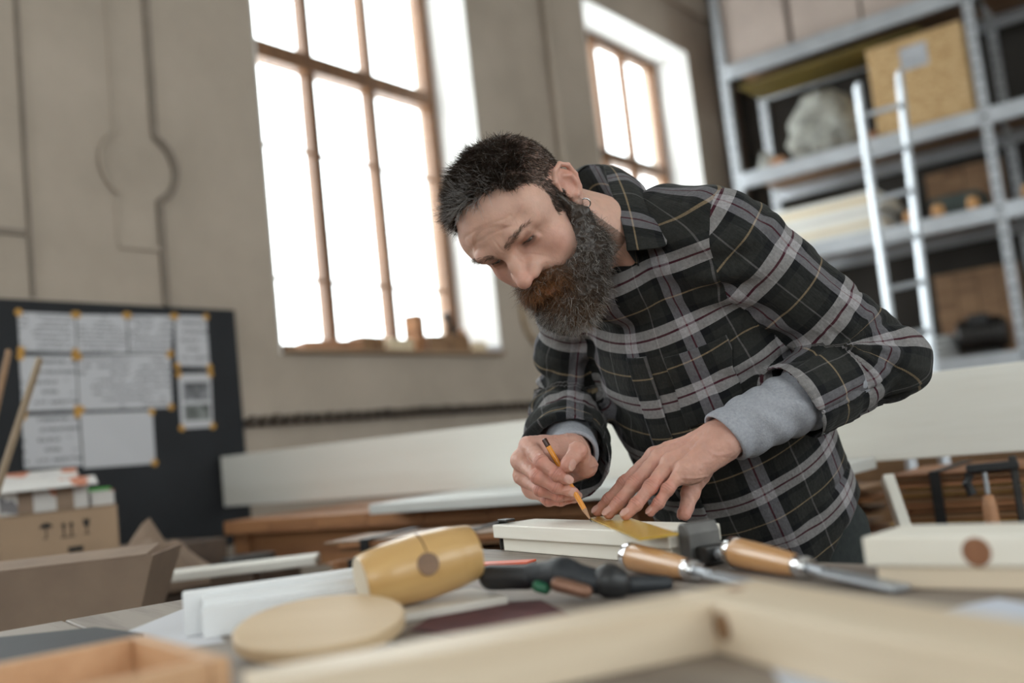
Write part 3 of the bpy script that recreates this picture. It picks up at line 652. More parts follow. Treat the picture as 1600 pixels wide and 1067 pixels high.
for i, (a, h, cc) in enumerate(((2.42, .16, (.30, .32, .34)), (2.62, .22, (.10, .11, .13)), (1.31, .20, (.42, .30, .16)))):
    Cn = empty('paint_can', on_rack(0, a, .12)); tag(Cn, ['grey paint can on the lower shelf past the upright', 'tall dark paint can on the lower shelf past the upright', 'ochre paint can on the lower shelf'][i], 'can')
    m_ = MB(); m_.lathe([(.001, 0), (.072, 0), (.075, .004), (.075, h), (.001, h)], 24, T(0, .08, 0)); m_.build('body', plain('can_%d' % i, cc, tuple(x * .7 for x in cc), .4), Cn); m_ = MB(); m_.lathe([(.060, h + .0005), (.077, h + .0005), (.077, h + .008), (.066, h + .010), (.060, h + .004)], 24, T(0, .08, 0)); m_.build('rim', STEEL, Cn)
for i in range(3): tag(rbox('grey_block', (-.07, 0, 0), (.07, .14, .08 + .03 * i), plain('block_%d' % i, (.24, .22, .20), (.16, .15, .14), .8), None, on_rack(0, .75 + .19 * i, .1), .006), ['low grey block on the lower shelf by the corner', 'middle grey block on the lower shelf', 'taller grey block on the lower shelf by the ochre can'][i], 'block')
tag(crumple('white_bag', ROOM @ T(2.62, RB + .22, LEV[2] + .0540), .36, .34, .24, plain('white_rag', (.68, .68, .64)), 12, .03), 'white bag on the rack at the picture edge', 'bag')

# ---- aluminium ladder leaning on the rack
ft = np.array(RW(1.85, 2.05, 0)); 
def rail_pts(x0, y0, x1, y1, d0, d1): return P(x0, y0, d0), P(x1, y1, d1)
lt, lb = P(1340, 138, 5.55), P(1385, 455, 5.10); rt, rb_ = P(1405, 118, 5.50), P(1452, 520, 4.98)
def to_floor(a, b, z=.0): d = b - a; t = (z - a[2]) / d[2]; return a + d * t
ladder = empty('ladder', T(*to_floor(lt, lb))); tag(ladder, 'aluminium ladder leaning against the storage rack', 'ladder'); li = Matrix.Translation(tuple(-to_floor(lt, lb)))
ends = []
for a, b, nm in ((lt, lb, 'left'), (rt, rb_, 'right')):
    f_ = to_floor(a, b, .0); L_ = np.linalg.norm(a - f_); m_ = MB(); m_.box((0.0, -.011, -.032), (L_, .011, .032)); Mf = li @ frame(f_ + np.array([0, 0, .02]), a - f_, -FW); m_.build('rail', ALU, ladder, Mf, bevel=.003); ends.append((f_, a))
for k in range(11):
    t = .05 + k * .088; p0 = ends[0][0] * (1 - t) + ends[0][1] * t; p1 = ends[1][0] * (1 - t) + ends[1][1] * t; p0 = p0 + [0, 0, .02]; p1 = p1 + [0, 0, .02]
    m_ = MB(); m_.tube([tuple(p0), tuple(p1)], .016, 8); m_.build('rung', ALU, ladder, li)

# ---- right of the man, below the plank: a low table of stacked stock, clamp and struts
table('stock_table', 'low table under the long plank, crowded with timber stock', 2.16, 3.86, -1.30, -.55, .70, .05, OLDW)
AMB = wood('amber_ply', (.58, .38, .13), (.40, .24, .08), 0, 12)
veneer_bundle(ROOM @ T(2.84, -.82, .7005), 32, .46, .30, 'stack of amber plywood strips on the stock table right of the man', AMB, 21)
veneer_bundle(ROOM @ T(3.45, -.80, .7005), 30, .46, .30, 'stack of amber plywood strips at the far end of the stock table', AMB, 23)
cr_ = empty('parts_crate', ROOM @ T(2.20, -1.27, .7005)); tag(cr_, 'open reddish crate on the stock table beside his hip', 'crate')
rbox('front', (0, 0, 0), (.30, .016, .17), REDW, cr_); rbox('side', (0, .0165, 0), (.016, .26, .17), REDW, cr_); rbox('side', (.284, .0165, 0), (.30, .26, .17), REDW, cr_); rbox('back', (.0165, .244, 0), (.2835, .26, .17), OLDW, cr_); rbox('base', (.0165, .0165, 0), (.2835, .2435, .016), OLDW, cr_)
veneer_bundle(ROOM @ T(2.34, -.71, .7005), 26, .20, .22, 'short stack of brown strips on the stock table behind the crate', OLDW, 27)
hs2 = empty('saw_horse', ROOM @ T(4.04, -1.0, 0)); tag(hs2, 'saw horse holding up the far end of the long plank', 'trestle')
rbox('beam', (-.05, -.25, .885), (.05, .25, .9345), OLDW, hs2)
for sx in (-1, 1):
    for sy in (-1, 1): m_ = MB(); m_.box((-.025, -.02, -.19), (.025, .02, 0), T(sx * .052, sy * .20, .884) @ RY(-sx * .16)); m_.build('leg', OLDW, hs2)
ps_ = P(1386, 746, 2.22); pe_ = P(1412, 822, 2.14); st3 = rbox('raking_strut', (0, -.012, -.016), (np.linalg.norm(pe_ - ps_) + .03, .012, .016), PINEL, None, frame(ps_, pe_ - ps_), .003); tag(st3, 'pale raking strut leaning below the plank beside his hip', 'strut')
pcl = P(1548, 800, 2.12); cl = empty('bar_clamp', T(*pcl) @ RZ(-.3)); tag(cl, 'bar clamp with a reddish wooden handle below the plank', 'clamp'); z0 = .7005 - pcl[2]
rbox('bar', (.050, -.004, z0), (.066, .004, .115), DARKM, cl); m_ = MB(); m_.lathe([(.001, z0), (.013, z0 + .003), (.016, z0 + .03), (.015, .01), (.011, .035), (.001, .037)], 14); m_.build('handle', wood('handle_wood', (.50, .26, .14), (.36, .17, .08), 2), cl, smooth=True)
rbox('spindle', (-.005, -.005, .036), (.005, .005, .085), STEEL, cl); rbox('jaw', (-.035, -.009, .0855), (.068, .009, .104), BLACK, cl); m_ = MB(); m_.tube([(-.030, 0, .040), (-.038, 0, .065), (-.030, 0, .085)], .010, 8); m_.build('hook', BLACK, cl)

# ---- offcuts along the window sill
SZ = WIN_Z0 + .0225
r_ = random.Random(14)
items = [(-.30, .30, .10, .045, REDW, 'flat brown offcut at the left end of the window sill'), (-.06, .16, .09, .07, OLDW, 'brown offcut on the sill below the first mullion'), (.13, .18, .10, .060, PINE, 'pale offcut on the sill'),
         (.285, .085, .08, .19, REDW, 'upright brown block on the sill'), (.43, .16, .10, .085, OLDW, 'dark offcut on the sill right of the upright block'), (.745, .10, .10, .055, PINE, 'small pale offcut near the right reveal')]
for b, L_, w_, h_, mt_, lab in items:
    tag(rbox('sill_offcut', (-w_ / 2, -L_ / 2, 0), (w_ / 2, L_ / 2, h_), mt_, None, ROOM @ T(-.045, b, SZ) @ RZ(r_.uniform(-.3, .3)), .004), lab, 'offcut', 'offcuts on the window sill')
pln = empty('hand_plane', ROOM @ T(-.045, .605, SZ)); tag(pln, 'old wooden hand plane on the window sill by the right reveal', 'plane')
rbox('body', (-.03, -.075, 0), (.03, .075, .095), OLDW, pln, None, .006); m_ = MB(); m_.box((-.02, -.008, 0), (.02, .008, .15), T(0, .0, .08) @ RX(.5)); m_.build('iron', DARKM, pln); m_ = MB(); m_.tube([(0, -.060, .09), (0, -.075, .125), (0, -.05, .15)], .014, 10); m_.build('horn', OLDW, pln, smooth=True); rbox('wedge', (-.018, .02, .0955), (.018, .06, .125), REDW, pln)
tag(rbox('sill_paper', (-.05, -.055, 0), (.05, .055, .03), PAPER, None, ROOM @ T(-.03, .845, SZ), .002), 'white paper pad at the right end of the sill', 'paper pad')

# ================================================================== the workbench and what lies on it
BZ = .922
BE_, BN_ = np.array([.575, -.818, 0]), np.array([-.818, -.575, 0])
B0 = PZ(752, 857, BZ)
MB_ = frame(B0 * [1, 1, 0], BE_)            # local x along the bench, local -y... checked below
ny = np.array([MB_[0][1], MB_[1][1]]); SY = 1.0 if ny @ BN_[:2] > 0 else -1.0
BENCHW = wood('bench_wood', (.30, .255, .215), (.17, .135, .115), 0, 7, .6)
bench = empty('workbench', MB_); tag(bench, 'heavy worn wooden workbench in the foreground with a vise', 'workbench')
for k in range(5):
    y0, y1 = sorted((SY * (k * .156 + .0008), SY * ((k + 1) * .156 - .0008))); rbox('top_plank', (-.03, y0, BZ - .07), (1.45, y1, BZ), BENCHW, bench, None, .003)
for x in (.04, 1.32):
    for y in (.09, .69): rbox('leg', (x - .05, SY * y - .05, 0), (x + .05, SY * y + .05, BZ - .071), BENCHW, bench)
for y in (.09, .69): rbox('apron', (.095, SY * y - .02, BZ - .20), (1.265, SY * y + .02, BZ - .072), BENCHW, bench)
rbox('stretcher', (.095, SY * .39 - .03, .20), (1.265, SY * .39 + .03, .28), BENCHW, bench)

# ---- two boards clamped on the bench
WA, WB_ = PZ(786, 861, BZ), PZ(977, 878, BZ); wd = unit(WB_ - WA)
BOARDW = wood('planed_spruce', (.88, .84, .76), (.82, .77, .67), 0, 6, .55)
MW = frame(WA, wd)
def PX(p): v = np.asarray(p) - CAM; return CX + FPX * (v @ XI) / (v @ FW)
BL_ = next(t for t in np.arange(.2, .8, .002) if PX(WA + wd * t + [0, 0, .03]) > 1050)
wy = 1.0 if np.array([MW[0][1], MW[1][1], 0]) @ -BN_ > 0 else -1.0
def ybox(a, b): return tuple(sorted((wy * a, wy * b)))
y0, y1 = ybox(.002, .070)
lo_ = rbox('clamped_board', (0, y0, .0004), (BL_ - .008, y1, .0200), BOARDW, None, MW, .0015); tag(lo_, 'lower of the two pale boards clamped on the bench under his hands', 'board', 'boards being marked')
y0, y1 = ybox(-.006, .072)
up_ = rbox('clamped_board', (-.016, y0, .0204), (BL_, y1, .0405), BOARDW, None, MW, .0018); tag(up_, 'upper pale board that he is marking with the pencil', 'board', 'boards being marked')
ZT = BZ + .0405
# ---- yellow set square
SQ = plain('amber_plastic', (.80, .52, .06), (.76, .48, .05), .25, spec=.5); bs_ = SQ.node_tree.nodes['Principled BSDF']; bs_.inputs['Transmission Weight'].default_value = .35
sq = [PZ(x, y, ZT + .0006) for x, y in ((921, 811), (998, 845), (1060, 836), (968, 806))]; c_ = np.mean(sq, 0)
def outline(px4, z, th, name, mat, M0=None):
    q = [PZ(x, y, z) for x, y in px4]; c = np.mean(q, 0); m_ = MB(); m_.prism([(p[0] - c[0], p[1] - c[1]) for p in q], 0, th); return m_.build(name, mat, None, T(*c), bevel=0)
so = outline(((921, 811), (998, 845), (1060, 836), (968, 806)), ZT + .0004, .0022, 'set_square', SQ); tag(so, 'amber plastic set square lying under the left hand', 'set square')
# ---- pencil
tipp = PZ(924.5, 815.5, ZT + .0012); topp = P(850, 686, 1.432); pdv = unit(topp - tipp); pl_len = np.linalg.norm(topp - tipp)
pc = empty('pencil', frame(tipp, np.cross(pdv, (0.3, 1, 0.2)), pdv)); tag(pc, 'orange carpenter pencil held in the right hand', 'pencil')
hexp = lambda r: [(r * math.cos(k * math.pi / 3), r * math.sin(k * math.pi / 3)) for k in range(6)]
m_ = MB(); m_.prism(hexp(.0040), .0205, pl_len - .0125); m_.build('shaft', plain('orange_lacquer', (.82, .33, .035), (.78, .30, .03), .3, coat=.4), pc, bevel=.0004)
m_ = MB(); m_.lathe([(.0011, .0052), (.0038, .0204)], 12); m_.build('sharpened_wood', plain('cedar', (.55, .33, .20), (.48, .28, .17), .7), pc)
m_ = MB(); m_.lathe([(.0002, 0), (.0011, .0051)], 10); m_.build('lead', plain('graphite', (.03, .03, .033), (.02, .02, .022), .4), pc)
m_ = MB(); m_.prism(hexp(.0041), pl_len - .0124, pl_len); m_.build('dipped_end', plain('brown_lacquer', (.055, .018, .010), (.045, .015, .009), .25), pc, bevel=.0008)
# ---- vise at the right end, steel stop at the left end
vp = PZ(1080, 874, BZ); Mv = frame(vp, wd)
vz = empty('bench_vise', frame(WA + wd * (BL_ + .006), wd) @ T(0, 0, .0005)); tag(vz, 'dark iron bench vise jaw at the near end of the boards', 'vise')
y0, y1 = ybox(.004, .050); m_ = MB(); x1 = .020
m_.prism([(0, 0), (x1, 0), (x1, .036), (x1 - .006, .0485), (.004, .0485), (0, .044)], y0, y1, Matrix(((1, 0, 0, 0), (0, 0, 1, 0), (0, 1, 0, 0), (0, 0, 0, 1)))); m_.build('jaw', plain('vise_iron', (.15, .145, .14), (.09, .088, .085), .5, 18.0, metal=.4), vz, bevel=.002)
y0, y1 = ybox(.010, .044); m_ = MB(); m_.box((x1 + .0005, y0, .0), (x1 + .02, y1, .022)); m_.build('slide', DARKM, vz, bevel=.003)
m_ = MB(); m_.lathe([(.007, 0), (.007, .012), (.010, .013), (.010, .022), (.001, .023)], 16, T(x1 + .0205, wy * .027, .0125) @ RY(math.radians(90))); m_.build('screw', STEEL, vz, smooth=False)
st_ = empty('bench_stop', MW); tag(st_, 'thin dark steel stop hooked over the far end of the boards', 'stop')
y0, y1 = ybox(.006, .022); m_ = MB(); m_.box((-.0215, y0, .0004), (-.0172, y1, .044)); m_.build('post', DARKM, st_, bevel=.001); m_ = MB(); m_.box((-.0215, y0, .0442), (.010, y1, .0475)); m_.build('hook', DARKM, st_, bevel=.001)

# ---- mallet
MALW = wood('mallet_beech', (.66, .42, .17), (.56, .33, .12), 2, 6, .35, coat=.35)
mp_ = P(655, 886, 1.03); ax_m = unit(np.array([math.cos(math.radians(24)), math.sin(math.radians(24)), .115]))
ma = empty('mallet', frame(mp_, np.cross(ax_m, (0, 0, 1.0)), ax_m)); tag(ma, 'barrel shaped wooden mallet lying on its side', 'mallet')
prof = [(.001, -.0622), (.0262, -.0622), (.0285, -.0600), (.0325, -.033), (.0346, 0), (.0328, .033), (.0288, .0600), (.0265, .0622), (.001, .0622)]
m_ = MB(); m_.lathe(prof, 40); hd = m_.build('head', MALW, ma); shade_auto(hd, 40)
m_ = MB(); m_.lathe([(.001, -.0632), (.0262, -.0632), (.0268, -.0628), (.0262, -.0624), (.001, -.0624)], 32); m_.build('end_face', plain('pale_end_grain', (.72, .62, .48), (.64, .53, .39), .6), hd)
hdir = Vector(unit(np.array(mp_ - CAM) * [1, 1, .0] + [0, 0, -.13])); loc = ma.matrix_basis.to_3x3().inverted() @ hdir; loc.z = 0; loc.normalize()
Mh = Matrix.Identity(4); zx = loc; xx = Vector((0, 0, 1)); yy = zx.cross(xx)
for i in range(3): Mh[i][0], Mh[i][1], Mh[i][2] = xx[i], yy[i], zx[i]
m_ = MB(); m_.lathe([(.001, -.0352), (.0112, -.0352), (.0118, -.032), (.0120, .03), (.0130, .07), (.0140, .16), (.0130, .205), (.010, .212), (.001, .213)], 20, Mh); m_.build('handle', wood('handle_end_wood', (.20, .105, .05), (.11, .055, .028), 2, 14, .45), ma, smooth=False)
m_ = MB(); m_.tube([tuple(Mh @ Vector((.002, math.sin(t) * .0346, -math.cos(t) * .0346))) for t in np.linspace(-.36, -1.35, 9)], .0007, 6); m_.build('drying_crack', plain('crack_dark', (.12, .06, .025), (.09, .045, .02), .8), ma)

sc_ = rbox('scrap_board', (-.075, -.05, .0004), (.075, .05, mp_[2] - .0366 - BZ), plain('pale_scrap', (.62, .58, .52), (.52, .48, .43), .7), None, frame(mp_ * [1, 1, 0] + [0, 0, BZ], ax_m * [1, 1, 0]), .002); tag(sc_, 'thin pale scrap board under the mallet', 'board')
# ---- white rabbeted batten, with a round board leaning on it
WHITEP = plain('white_primer', (.80, .81, .82), (.74, .75, .76), .55, 8.0, bump=.1)
ba = PZ(318, 1000, BZ); bd_ = unit(np.array([math.cos(math.radians(15)), math.sin(math.radians(15)), 0]))
bt = empty('white_batten', frame(ba, bd_)); tag(bt, 'white painted rabbeted batten lying behind the round board', 'batten')
m_ = MB(); m_.prism([(0, 0.0005), (.034, .0005), (.034, .0395), (.016, .0395), (.016, .031), (0, .031)], 0, .185, Matrix(((0, 0, 1, 0), (1, 0, 0, 0), (0, 1, 0, 0), (0, 0, 0, 1)))); m_.build('profile', WHITEP, bt, bevel=.0015)
m_ = MB(); m_.prism([(.035, .0005), (.052, .0005), (.052, .0455), (.035, .0455)], -.020, .185, Matrix(((0, 0, 1, 0), (1, 0, 0, 0), (0, 1, 0, 0), (0, 0, 0, 1)))); m_.build('back_strip', WHITEP, bt, bevel=.0015)
nd_ = unit(np.array([.03, -.155, 1.0])); dc = P(500, 976, .885); dc[2] = BZ + .0065 + .0755 * math.sqrt(1 - nd_[2] ** 2)
m_ = MB(); m_.lathe([(.001, -.006), (.074, -.006), (.0755, -.0045), (.0755, .0045), (.074, .006), (.001, .006)], 48); rd = m_.build('round_board', wood('round_oak', (.62, .46, .29), (.54, .385, .225), 0, 7), None, frame(dc, np.cross((0, 1.0, 0), nd_), nd_)); tag(rd, 'round plywood disc leaning against the white batten', 'disc'); shade_auto(rd, 40)

# ---- half-lapped frame corner in the very foreground
FO = PZ(1182, 906, BZ + .036); fl = unit((-.936, -.352, 0)); fr_ = np.array([-fl[1], fl[0], 0]); fr_ = fr_ if fr_[1] < 0 else -fr_
FRW = wood('frame_pine', (.75, .63, .48), (.66, .53, .38), 0, 7, .5)
wf = empty('joinery_corner', frame(FO * [1, 1, 0] + [0, 0, BZ], fl)); tag(wf, 'unfinished pine corner joint in the close foreground', 'woodwork')
fy = 1.0 if np.array([wf.matrix_basis[0][1], wf.matrix_basis[1][1], 0]) @ fr_ > 0 else -1.0
def fbox(n_, x0, x1, a, b, z0, z1, M=None): y0, y1 = sorted((fy * a, fy * b)); return rbox(n_, (x0, y0, z0), (x1, y1, z1), FRW, wf, M, .002)
fbox('rail', .0712, .385, 0, .052, .0004, .0362)
FR2 = Matrix.Identity(4)
m_ = MB(); m_.box((0, 0 if fy > 0 else -.071, .0004), (.46, .071 if fy > 0 else 0, .0368)); 
Mst = frame((0, 0, 0), (0, fy, 0)); m_ = MB(); sgn = 1 if (Mst @ Vector((0, 1, 0))).x > 0 else -1; y0, y1 = sorted((0, sgn * .071)); m_.box((0, y0, .0004), (.42, y1, .0368)); m_.build('stile', FRW, wf, Mst, bevel=.002)
m_ = MB(); m_.lathe([(.001, .0368), (.006, .0368), (.006, .0374), (.001, .0375)], 16, T(.035, fy * .026, 0)); m_.build('dowel', REDW, wf)
m_ = MB(); m_.lathe([(.0001, 0), (.010, 0), (.008, .0006), (.0001, .0007)], 14, T(.0718, fy * .062, .020) @ RY(math.radians(90))); m_.build('knot', OLDW, wf)  # brown disc painting in the shade of the inner corner

# ---- small open tray, bottom left
ap = PZ(226, 990, BZ + .04); tl_ = unit(PZ(60, 1067, BZ + .04) - ap); tr_ = unit(PZ(430, 1044, BZ + .04) - ap)
tr_ = unit(tr_); tl_ = unit(tl_ - tr_ * (tl_ @ tr_) * .999)
ty = empty('open_tray', frame(ap * [1, 1, 0] + [0, 0, BZ], tr_)); tag(ty, 'reddish open wooden tray at the near left of the bench', 'tray')
sg = 1.0 if np.array([ty.matrix_basis[0][1], ty.matrix_basis[1][1], 0]) @ tl_ > 0 else -1.0
TRW = wood('tray_pine', (.60, .36, .20), (.48, .26, .13), 0, 7, .55)
def tbox(n_, x0, x1, a, b, z0, z1): y0, y1 = sorted((sg * a, sg * b)); return rbox(n_, (x0, y0, z0), (x1, y1, z1), TRW, ty, None, .0015)
tbox('side', 0, .185, 0, .013, .0004, .040); tbox('side', 0, .185, .187, .20, .0004, .040); tbox('end', 0, .013, .0134, .1866, .0004, .040); tbox('end', .172, .185, .0134, .1866, .0004, .040); tbox('base', .0134, .1716, .0134, .1866, .0004, .006)

# ---- chisels
HW = wood('chisel_ash', (.58, .31, .13), (.44, .21, .08), 2, 8, .35, coat=.5)
CHROME = plain('polished_steel', (.80, .80, .81), (.70, .70, .72), .14, metal=1.0)
def chisel(x0, y0, x1, y1, label):
    a, b = PZ(x0, y0, BZ), PZ(x1, y1, BZ); d = unit(b - a); a = a + [0, 0, .0185]; tilt = unit(d + [0, 0, -.052]); C = empty('chisel', frame(a, np.cross(tilt, (0, 0, 1.0)), tilt)); tag(C, label, 'chisel', 'chisels on the bench')
    m_ = MB(); m_.lathe([(.001, .0), (.013, .0), (.0160, .003), (.0165, .010), (.0160, .014)], 28); shade_auto(m_.build('striking_cap', CHROME, C), 40)
    m_ = MB(); m_.lathe([(.0150, .0142), (.0158, .020), (.0152, .045), (.0140, .075), (.0128, .100), (.0112, .116), (.0108, .124)], 28); shade_auto(m_.build('handle', HW, C), 40)
    m_ = MB(); m_.lathe([(.0109, .1242), (.0112, .126), (.0110, .140), (.0085, .143)], 24); shade_auto(m_.build('ferrule', CHROME, C), 40)
    m_ = MB(); m_.tube([(0, 0, .1432), (0, 0, .165)], .0045, 12); m_.build('neck', STEEL, C); m_ = MB(); m_.box((-.0095, -.0022, .1652), (.0095, .0022, .27)); m_.build('blade', STEEL, C, bevel=.0008)
    return C
chisel(985, 894, 1113, 913, 'wooden handled chisel right in front of the clamped boards'); chisel(1146, 888, 1278, 908, 'wooden handled chisel closer to the stacked boards on the right')

# ---- stacked boards at the right
sa, sb = PZ(1374, 919, BZ), PZ(1600, 905, BZ); sd = unit(np.array([.70, -.71, 0])); Ms = frame(sa, sd)
sy = 1.0 if np.array([Ms[0][1], Ms[1][1], 0]) @ FW > 0 else -1.0
y0, y1 = sorted((0, sy * .075)); o = rbox('bench_board', (0, y0, .0004), (.42, y1, .0190), FRW, None, Ms, .0015); tag(o, 'lower board of the short stack at the right of the bench', 'board', 'boards stacked on the bench')
y0, y1 = sorted((sy * -.004, sy * .078)); bo = empty('bench_board', Ms @ T(-.008, 0, .0195)); tag(bo, 'upper board with a brown knot on the stack at the right', 'board', 'boards stacked on the bench'); rbox('plank', (0, y0, 0), (.42, y1, .0255), BOARDW, bo, None, .002)
m_ = MB(); m_.lathe([(.0001, 0), (.0120, 0), (.0105, .0005), (.0001, .0006)], 18, T(.098, sy * -.0040, .0125) @ RX(math.radians(90 * sy))); m_.build('knot', wood('knot_wood', (.30, .13, .06), (.20, .08, .04), 2), bo)

# ---- black gripped tool with a sliding side plate
gt = empty('grip_tool', T(*(PZ(880, 938, BZ)))); tag(gt, 'black rubber gripped hand tool lying behind the pine corner joint', 'hand tool')
gi = Matrix.Translation(tuple(-PZ(880, 938, BZ)))
def gmesh(name, prims, cuts, mat, h=.0022, par=None):
    bxs = [p.box() for p in prims]; g = Grid(np.min([b[0] for b in bxs], 0) - .01, np.max([b[1] for b in bxs], 0) + .01, h); g.add(*prims)
    if cuts: g.cut(*cuts)
    v, F = g.mesh(); v = relax(v, F, 1); me = to_mesh(name, v, F); me.transform(gi); o = bpy.data.objects.new(name, me); COL.objects.link(o); me.materials.append(mat); o.parent = par or gt; return o
RUB = plain('black_rubber', (.020, .024, .030), (.012, .014, .018), .5, 30.0, bump=.3, bscale=200.0)
def G(x, y, d): return P(x, y, d)
gmesh('shaft', [Cone(G(768, 902, 1.045), G(826, 902, 1.02), .0135, .0125, k=.004)], None, BLACK)
gmesh('grip', [Cone(G(828, 899, 1.02), G(880, 897, 1.0), .0120, .0150, k=.01), Cone(G(880, 897, 1.0), G(945, 912, .985), .0150, .0120, k=.01)], None, RUB)
gmesh('guard', [Cone(G(953, 908, .985), G(960, 911, .985), .0175, .0165, k=.004)], None, BLACK)
gmesh('tail', [Cone(G(966, 914, .99), G(1040, 912, 1.00), .0095, .0080, k=.004)], None, RUB)
gmesh('side_plate', [Cone(G(872, 913, .980), G(915, 924, .972), .0075, .0070, k=.004)], None, plain('copper_plate', (.28, .15, .10), (.18, .09, .06), .35, metal=.5), .0015)
gmesh('button', [Cone(G(840, 916, .998), G(852, 920, .994), .0058, .0055, k=.004)], None, plain('green_plastic', (.02, .14, .07), (.015, .11, .05), .4), .0013)

# ---- red edged level, sheets of paper and sandpaper
rz0, rz1 = PZ(700, 893, BZ), PZ(832, 887, BZ); Mr = frame(rz0, rz1 - rz0); L_ = np.linalg.norm(rz1 - rz0)
rv = empty('folding_rule', Mr); tag(rv, 'red and grey rule half hidden behind the mallet', 'rule'); rbox('blade', (0, -.014, .0004), (L_, .014, .0060), plain('grey_rule', (.30, .26, .25), (.22, .19, .18), .5), rv, None, .001); rbox('red_edge', (0, -.014, .0064), (L_, .014, .0095), plain('red_enamel', (.75, .12, .05), (.70, .10, .04), .4), rv, None, .001)
sp1 = outline(((196, 988), (296, 948), (352, 1004), (240, 1020)), BZ + .0002, .0006, 'paper_sheet', PAPER); tag(sp1, 'white paper sheet under the left end of the white batten', 'paper')
mat_ = outline(((-90, 1010), (150, 985), (225, 995), (120, 1080), (-120, 1110)), BZ + .0002, .004, 'darkening_mat', plain('dark_mat', (.030, .032, .035), (.020, .021, .024), .7)); tag(mat_, 'dark mat added to darken the near left corner of the bench', 'mat')  # invented mat, laid here only to darken the bench corner
sp2 = outline(((640, 985), (700, 948), (845, 938), (900, 966), (760, 1000)), BZ + .0002, .0008, 'sandpaper', plain('maroon_sandpaper', (.12, .035, .035), (.055, .018, .022), .85, 40.0)); tag(sp2, 'dark maroon sandpaper sheet between mallet and pine corner joint', 'sandpaper')
sp3 = outline(((1190, 1015), (1560, 935), (1640, 950), (1500, 1110), (1230, 1090)), BZ - .0 + .0002, .0003, 'blueprint_paper', plain('bluish_paper', (.62, .66, .76), (.57, .61, .70), .9)); tag(sp3, 'pale blue paper lying under the pine corner joint at the right', 'paper')

# ---- long brown cardboard trough on the side table
ct = P(60, 978, 1.98); ct[2] = .8005; tdir = unit(np.array([.985, .12, 0])); Mt = frame(ct, tdir)
tz = empty('cardboard_trough', Mt); tag(tz, 'long brown cardboard trough with flared sides at the left edge', 'box')
def frust(x0, x1, y0, y1, z0, X0, X1, Y0, Y1, z1, th, name):
    """one slanted wall panel given its four corner pairs"""
ox, oy, H_ = .26, .10, .150
low = [(-ox, -oy), (ox - .05, -oy), (ox - .05, oy), (-ox, oy)]; top = [(-ox - .02, -oy - .03), (ox, -oy - .03), (ox, oy + .03), (-ox - .02, oy + .03)]
for k in range(4):
    a, b, c, d = low[k], low[(k+1) % 4], top[(k+1) % 4], top[k]; nrm = np.cross(np.array([b[0]-a[0], b[1]-a[1], 0]), np.array([d[0]-a[0], d[1]-a[1], H_])); nrm = nrm / np.linalg.norm(nrm) * -.004
    q = [np.array([*a, .004]), np.array([*b, .004]), np.array([*c, H_]), np.array([*d, H_])]; m_ = MB(); m_.add([tuple(p) for p in q] + [tuple(p + nrm) for p in q], [(0, 1, 2, 3), (7, 6, 5, 4), (0, 4, 5, 1), (1, 5, 6, 2), (2, 6, 7, 3), (3, 7, 4, 0)]); m_.build('wall_panel', CARDD, tz)
m_ = MB(); m_.prism(low, 0, .0035); m_.build('bottom', CARDD, tz)
m_ = MB(); m_.box((-ox - .02, 0, 0), (ox - .012, .115, .003), T(0, -oy - .028, H_ + .001) @ RX(.10)); m_.build('flap', CARDD, tz)

# ================================================================== the carpenter
person = empty('person'); 
tag(person, 'bearded man in dark plaid shirt bending over the bench and marking wood with a pencil', 'person')
person.location = (0.42, 1.72, 0.0)
PINV = Matrix.Translation((-0.42, -1.72, 0.0))
def pobj(name, me, mat, parent=None):
    """mesh given in world coordinates, hung under the person"""
    o = bpy.data.objects.new(name, me); COL.objects.link(o)
    if mat: me.materials.append(mat)
    if parent is None: me.transform(PINV); o.parent = person
    else: me.transform(PINV); o.parent = parent
    return o
def attr_mat(name, rough=0.5, sss=0.0, bump=0.0, bscale=400.0, spec=0.5, sheen=0.0, aniso=False):
    mt, nt, b = nodes(name); lk = nt.links.new
    at = N(nt, 'ShaderNodeAttribute', attribute_name='Col')
    nz = N(nt, 'ShaderNodeTexNoise', i_Scale=90.0, i_Detail=4.0); tc = N(nt, 'ShaderNodeTexCoord'); lk(tc.outputs['Object'], nz.inputs['Vector'])
    hs = N(nt, 'ShaderNodeHueSaturation'); mr = N(nt, 'ShaderNodeMapRange', i_3=0.86, i_4=1.14); lk(nz.outputs[0], mr.inputs[0])
    lk(at.outputs['Color'], hs.inputs['Color']); lk(mr.outputs[0], hs.inputs['Value']); lk(hs.outputs[0], b.inputs['Base Color'])
    b.inputs['Roughness'].default_value = rough; b.inputs['Specular IOR Level'].default_value = spec
    if sss:
        b.inputs['Subsurface Weight'].default_value = sss; b.inputs['Subsurface Radius'].default_value = (1.0, 0.35, 0.2); b.inputs['Subsurface Scale'].default_value = 0.006
    b.inputs['Sheen Weight'].default_value = sheen
    if bump:
        n2 = N(nt, 'ShaderNodeTexNoise', i_Scale=bscale, i_Detail=3.0); lk(tc.outputs['Object'], n2.inputs['Vector'])
        bp = N(nt, 'ShaderNodeBump', i_Strength=bump, i_Distance=0.0012); lk(n2.outputs[0], bp.inputs['Height']); lk(bp.outputs[0], b.inputs['Normal'])
    return mt
SKIN = attr_mat('skin', 0.5, 0.25, 0.3, 330.0, 0.45)
HAIR = attr_mat('hair_fibre', 0.42, 0.0, 0.0, spec=0.5)

# head pose: local x = his right, y = out of the face, z = crown; origin between the ears
HR = np.array([[-0.7137, -0.2146, -0.6668], [0.6463, -0.5687, -0.5088], [-0.27, -0.794, 0.5446]])
HT = np.array([0.0479, 1.4306, 1.406])
def h2w(p): return np.asarray(p) @ HR.T + HT
def w2h(p): return (np.asarray(p) - HT) @ HR
NECK_BASE = P(1005, 385, 1.56)
nb = w2h(NECK_BASE)

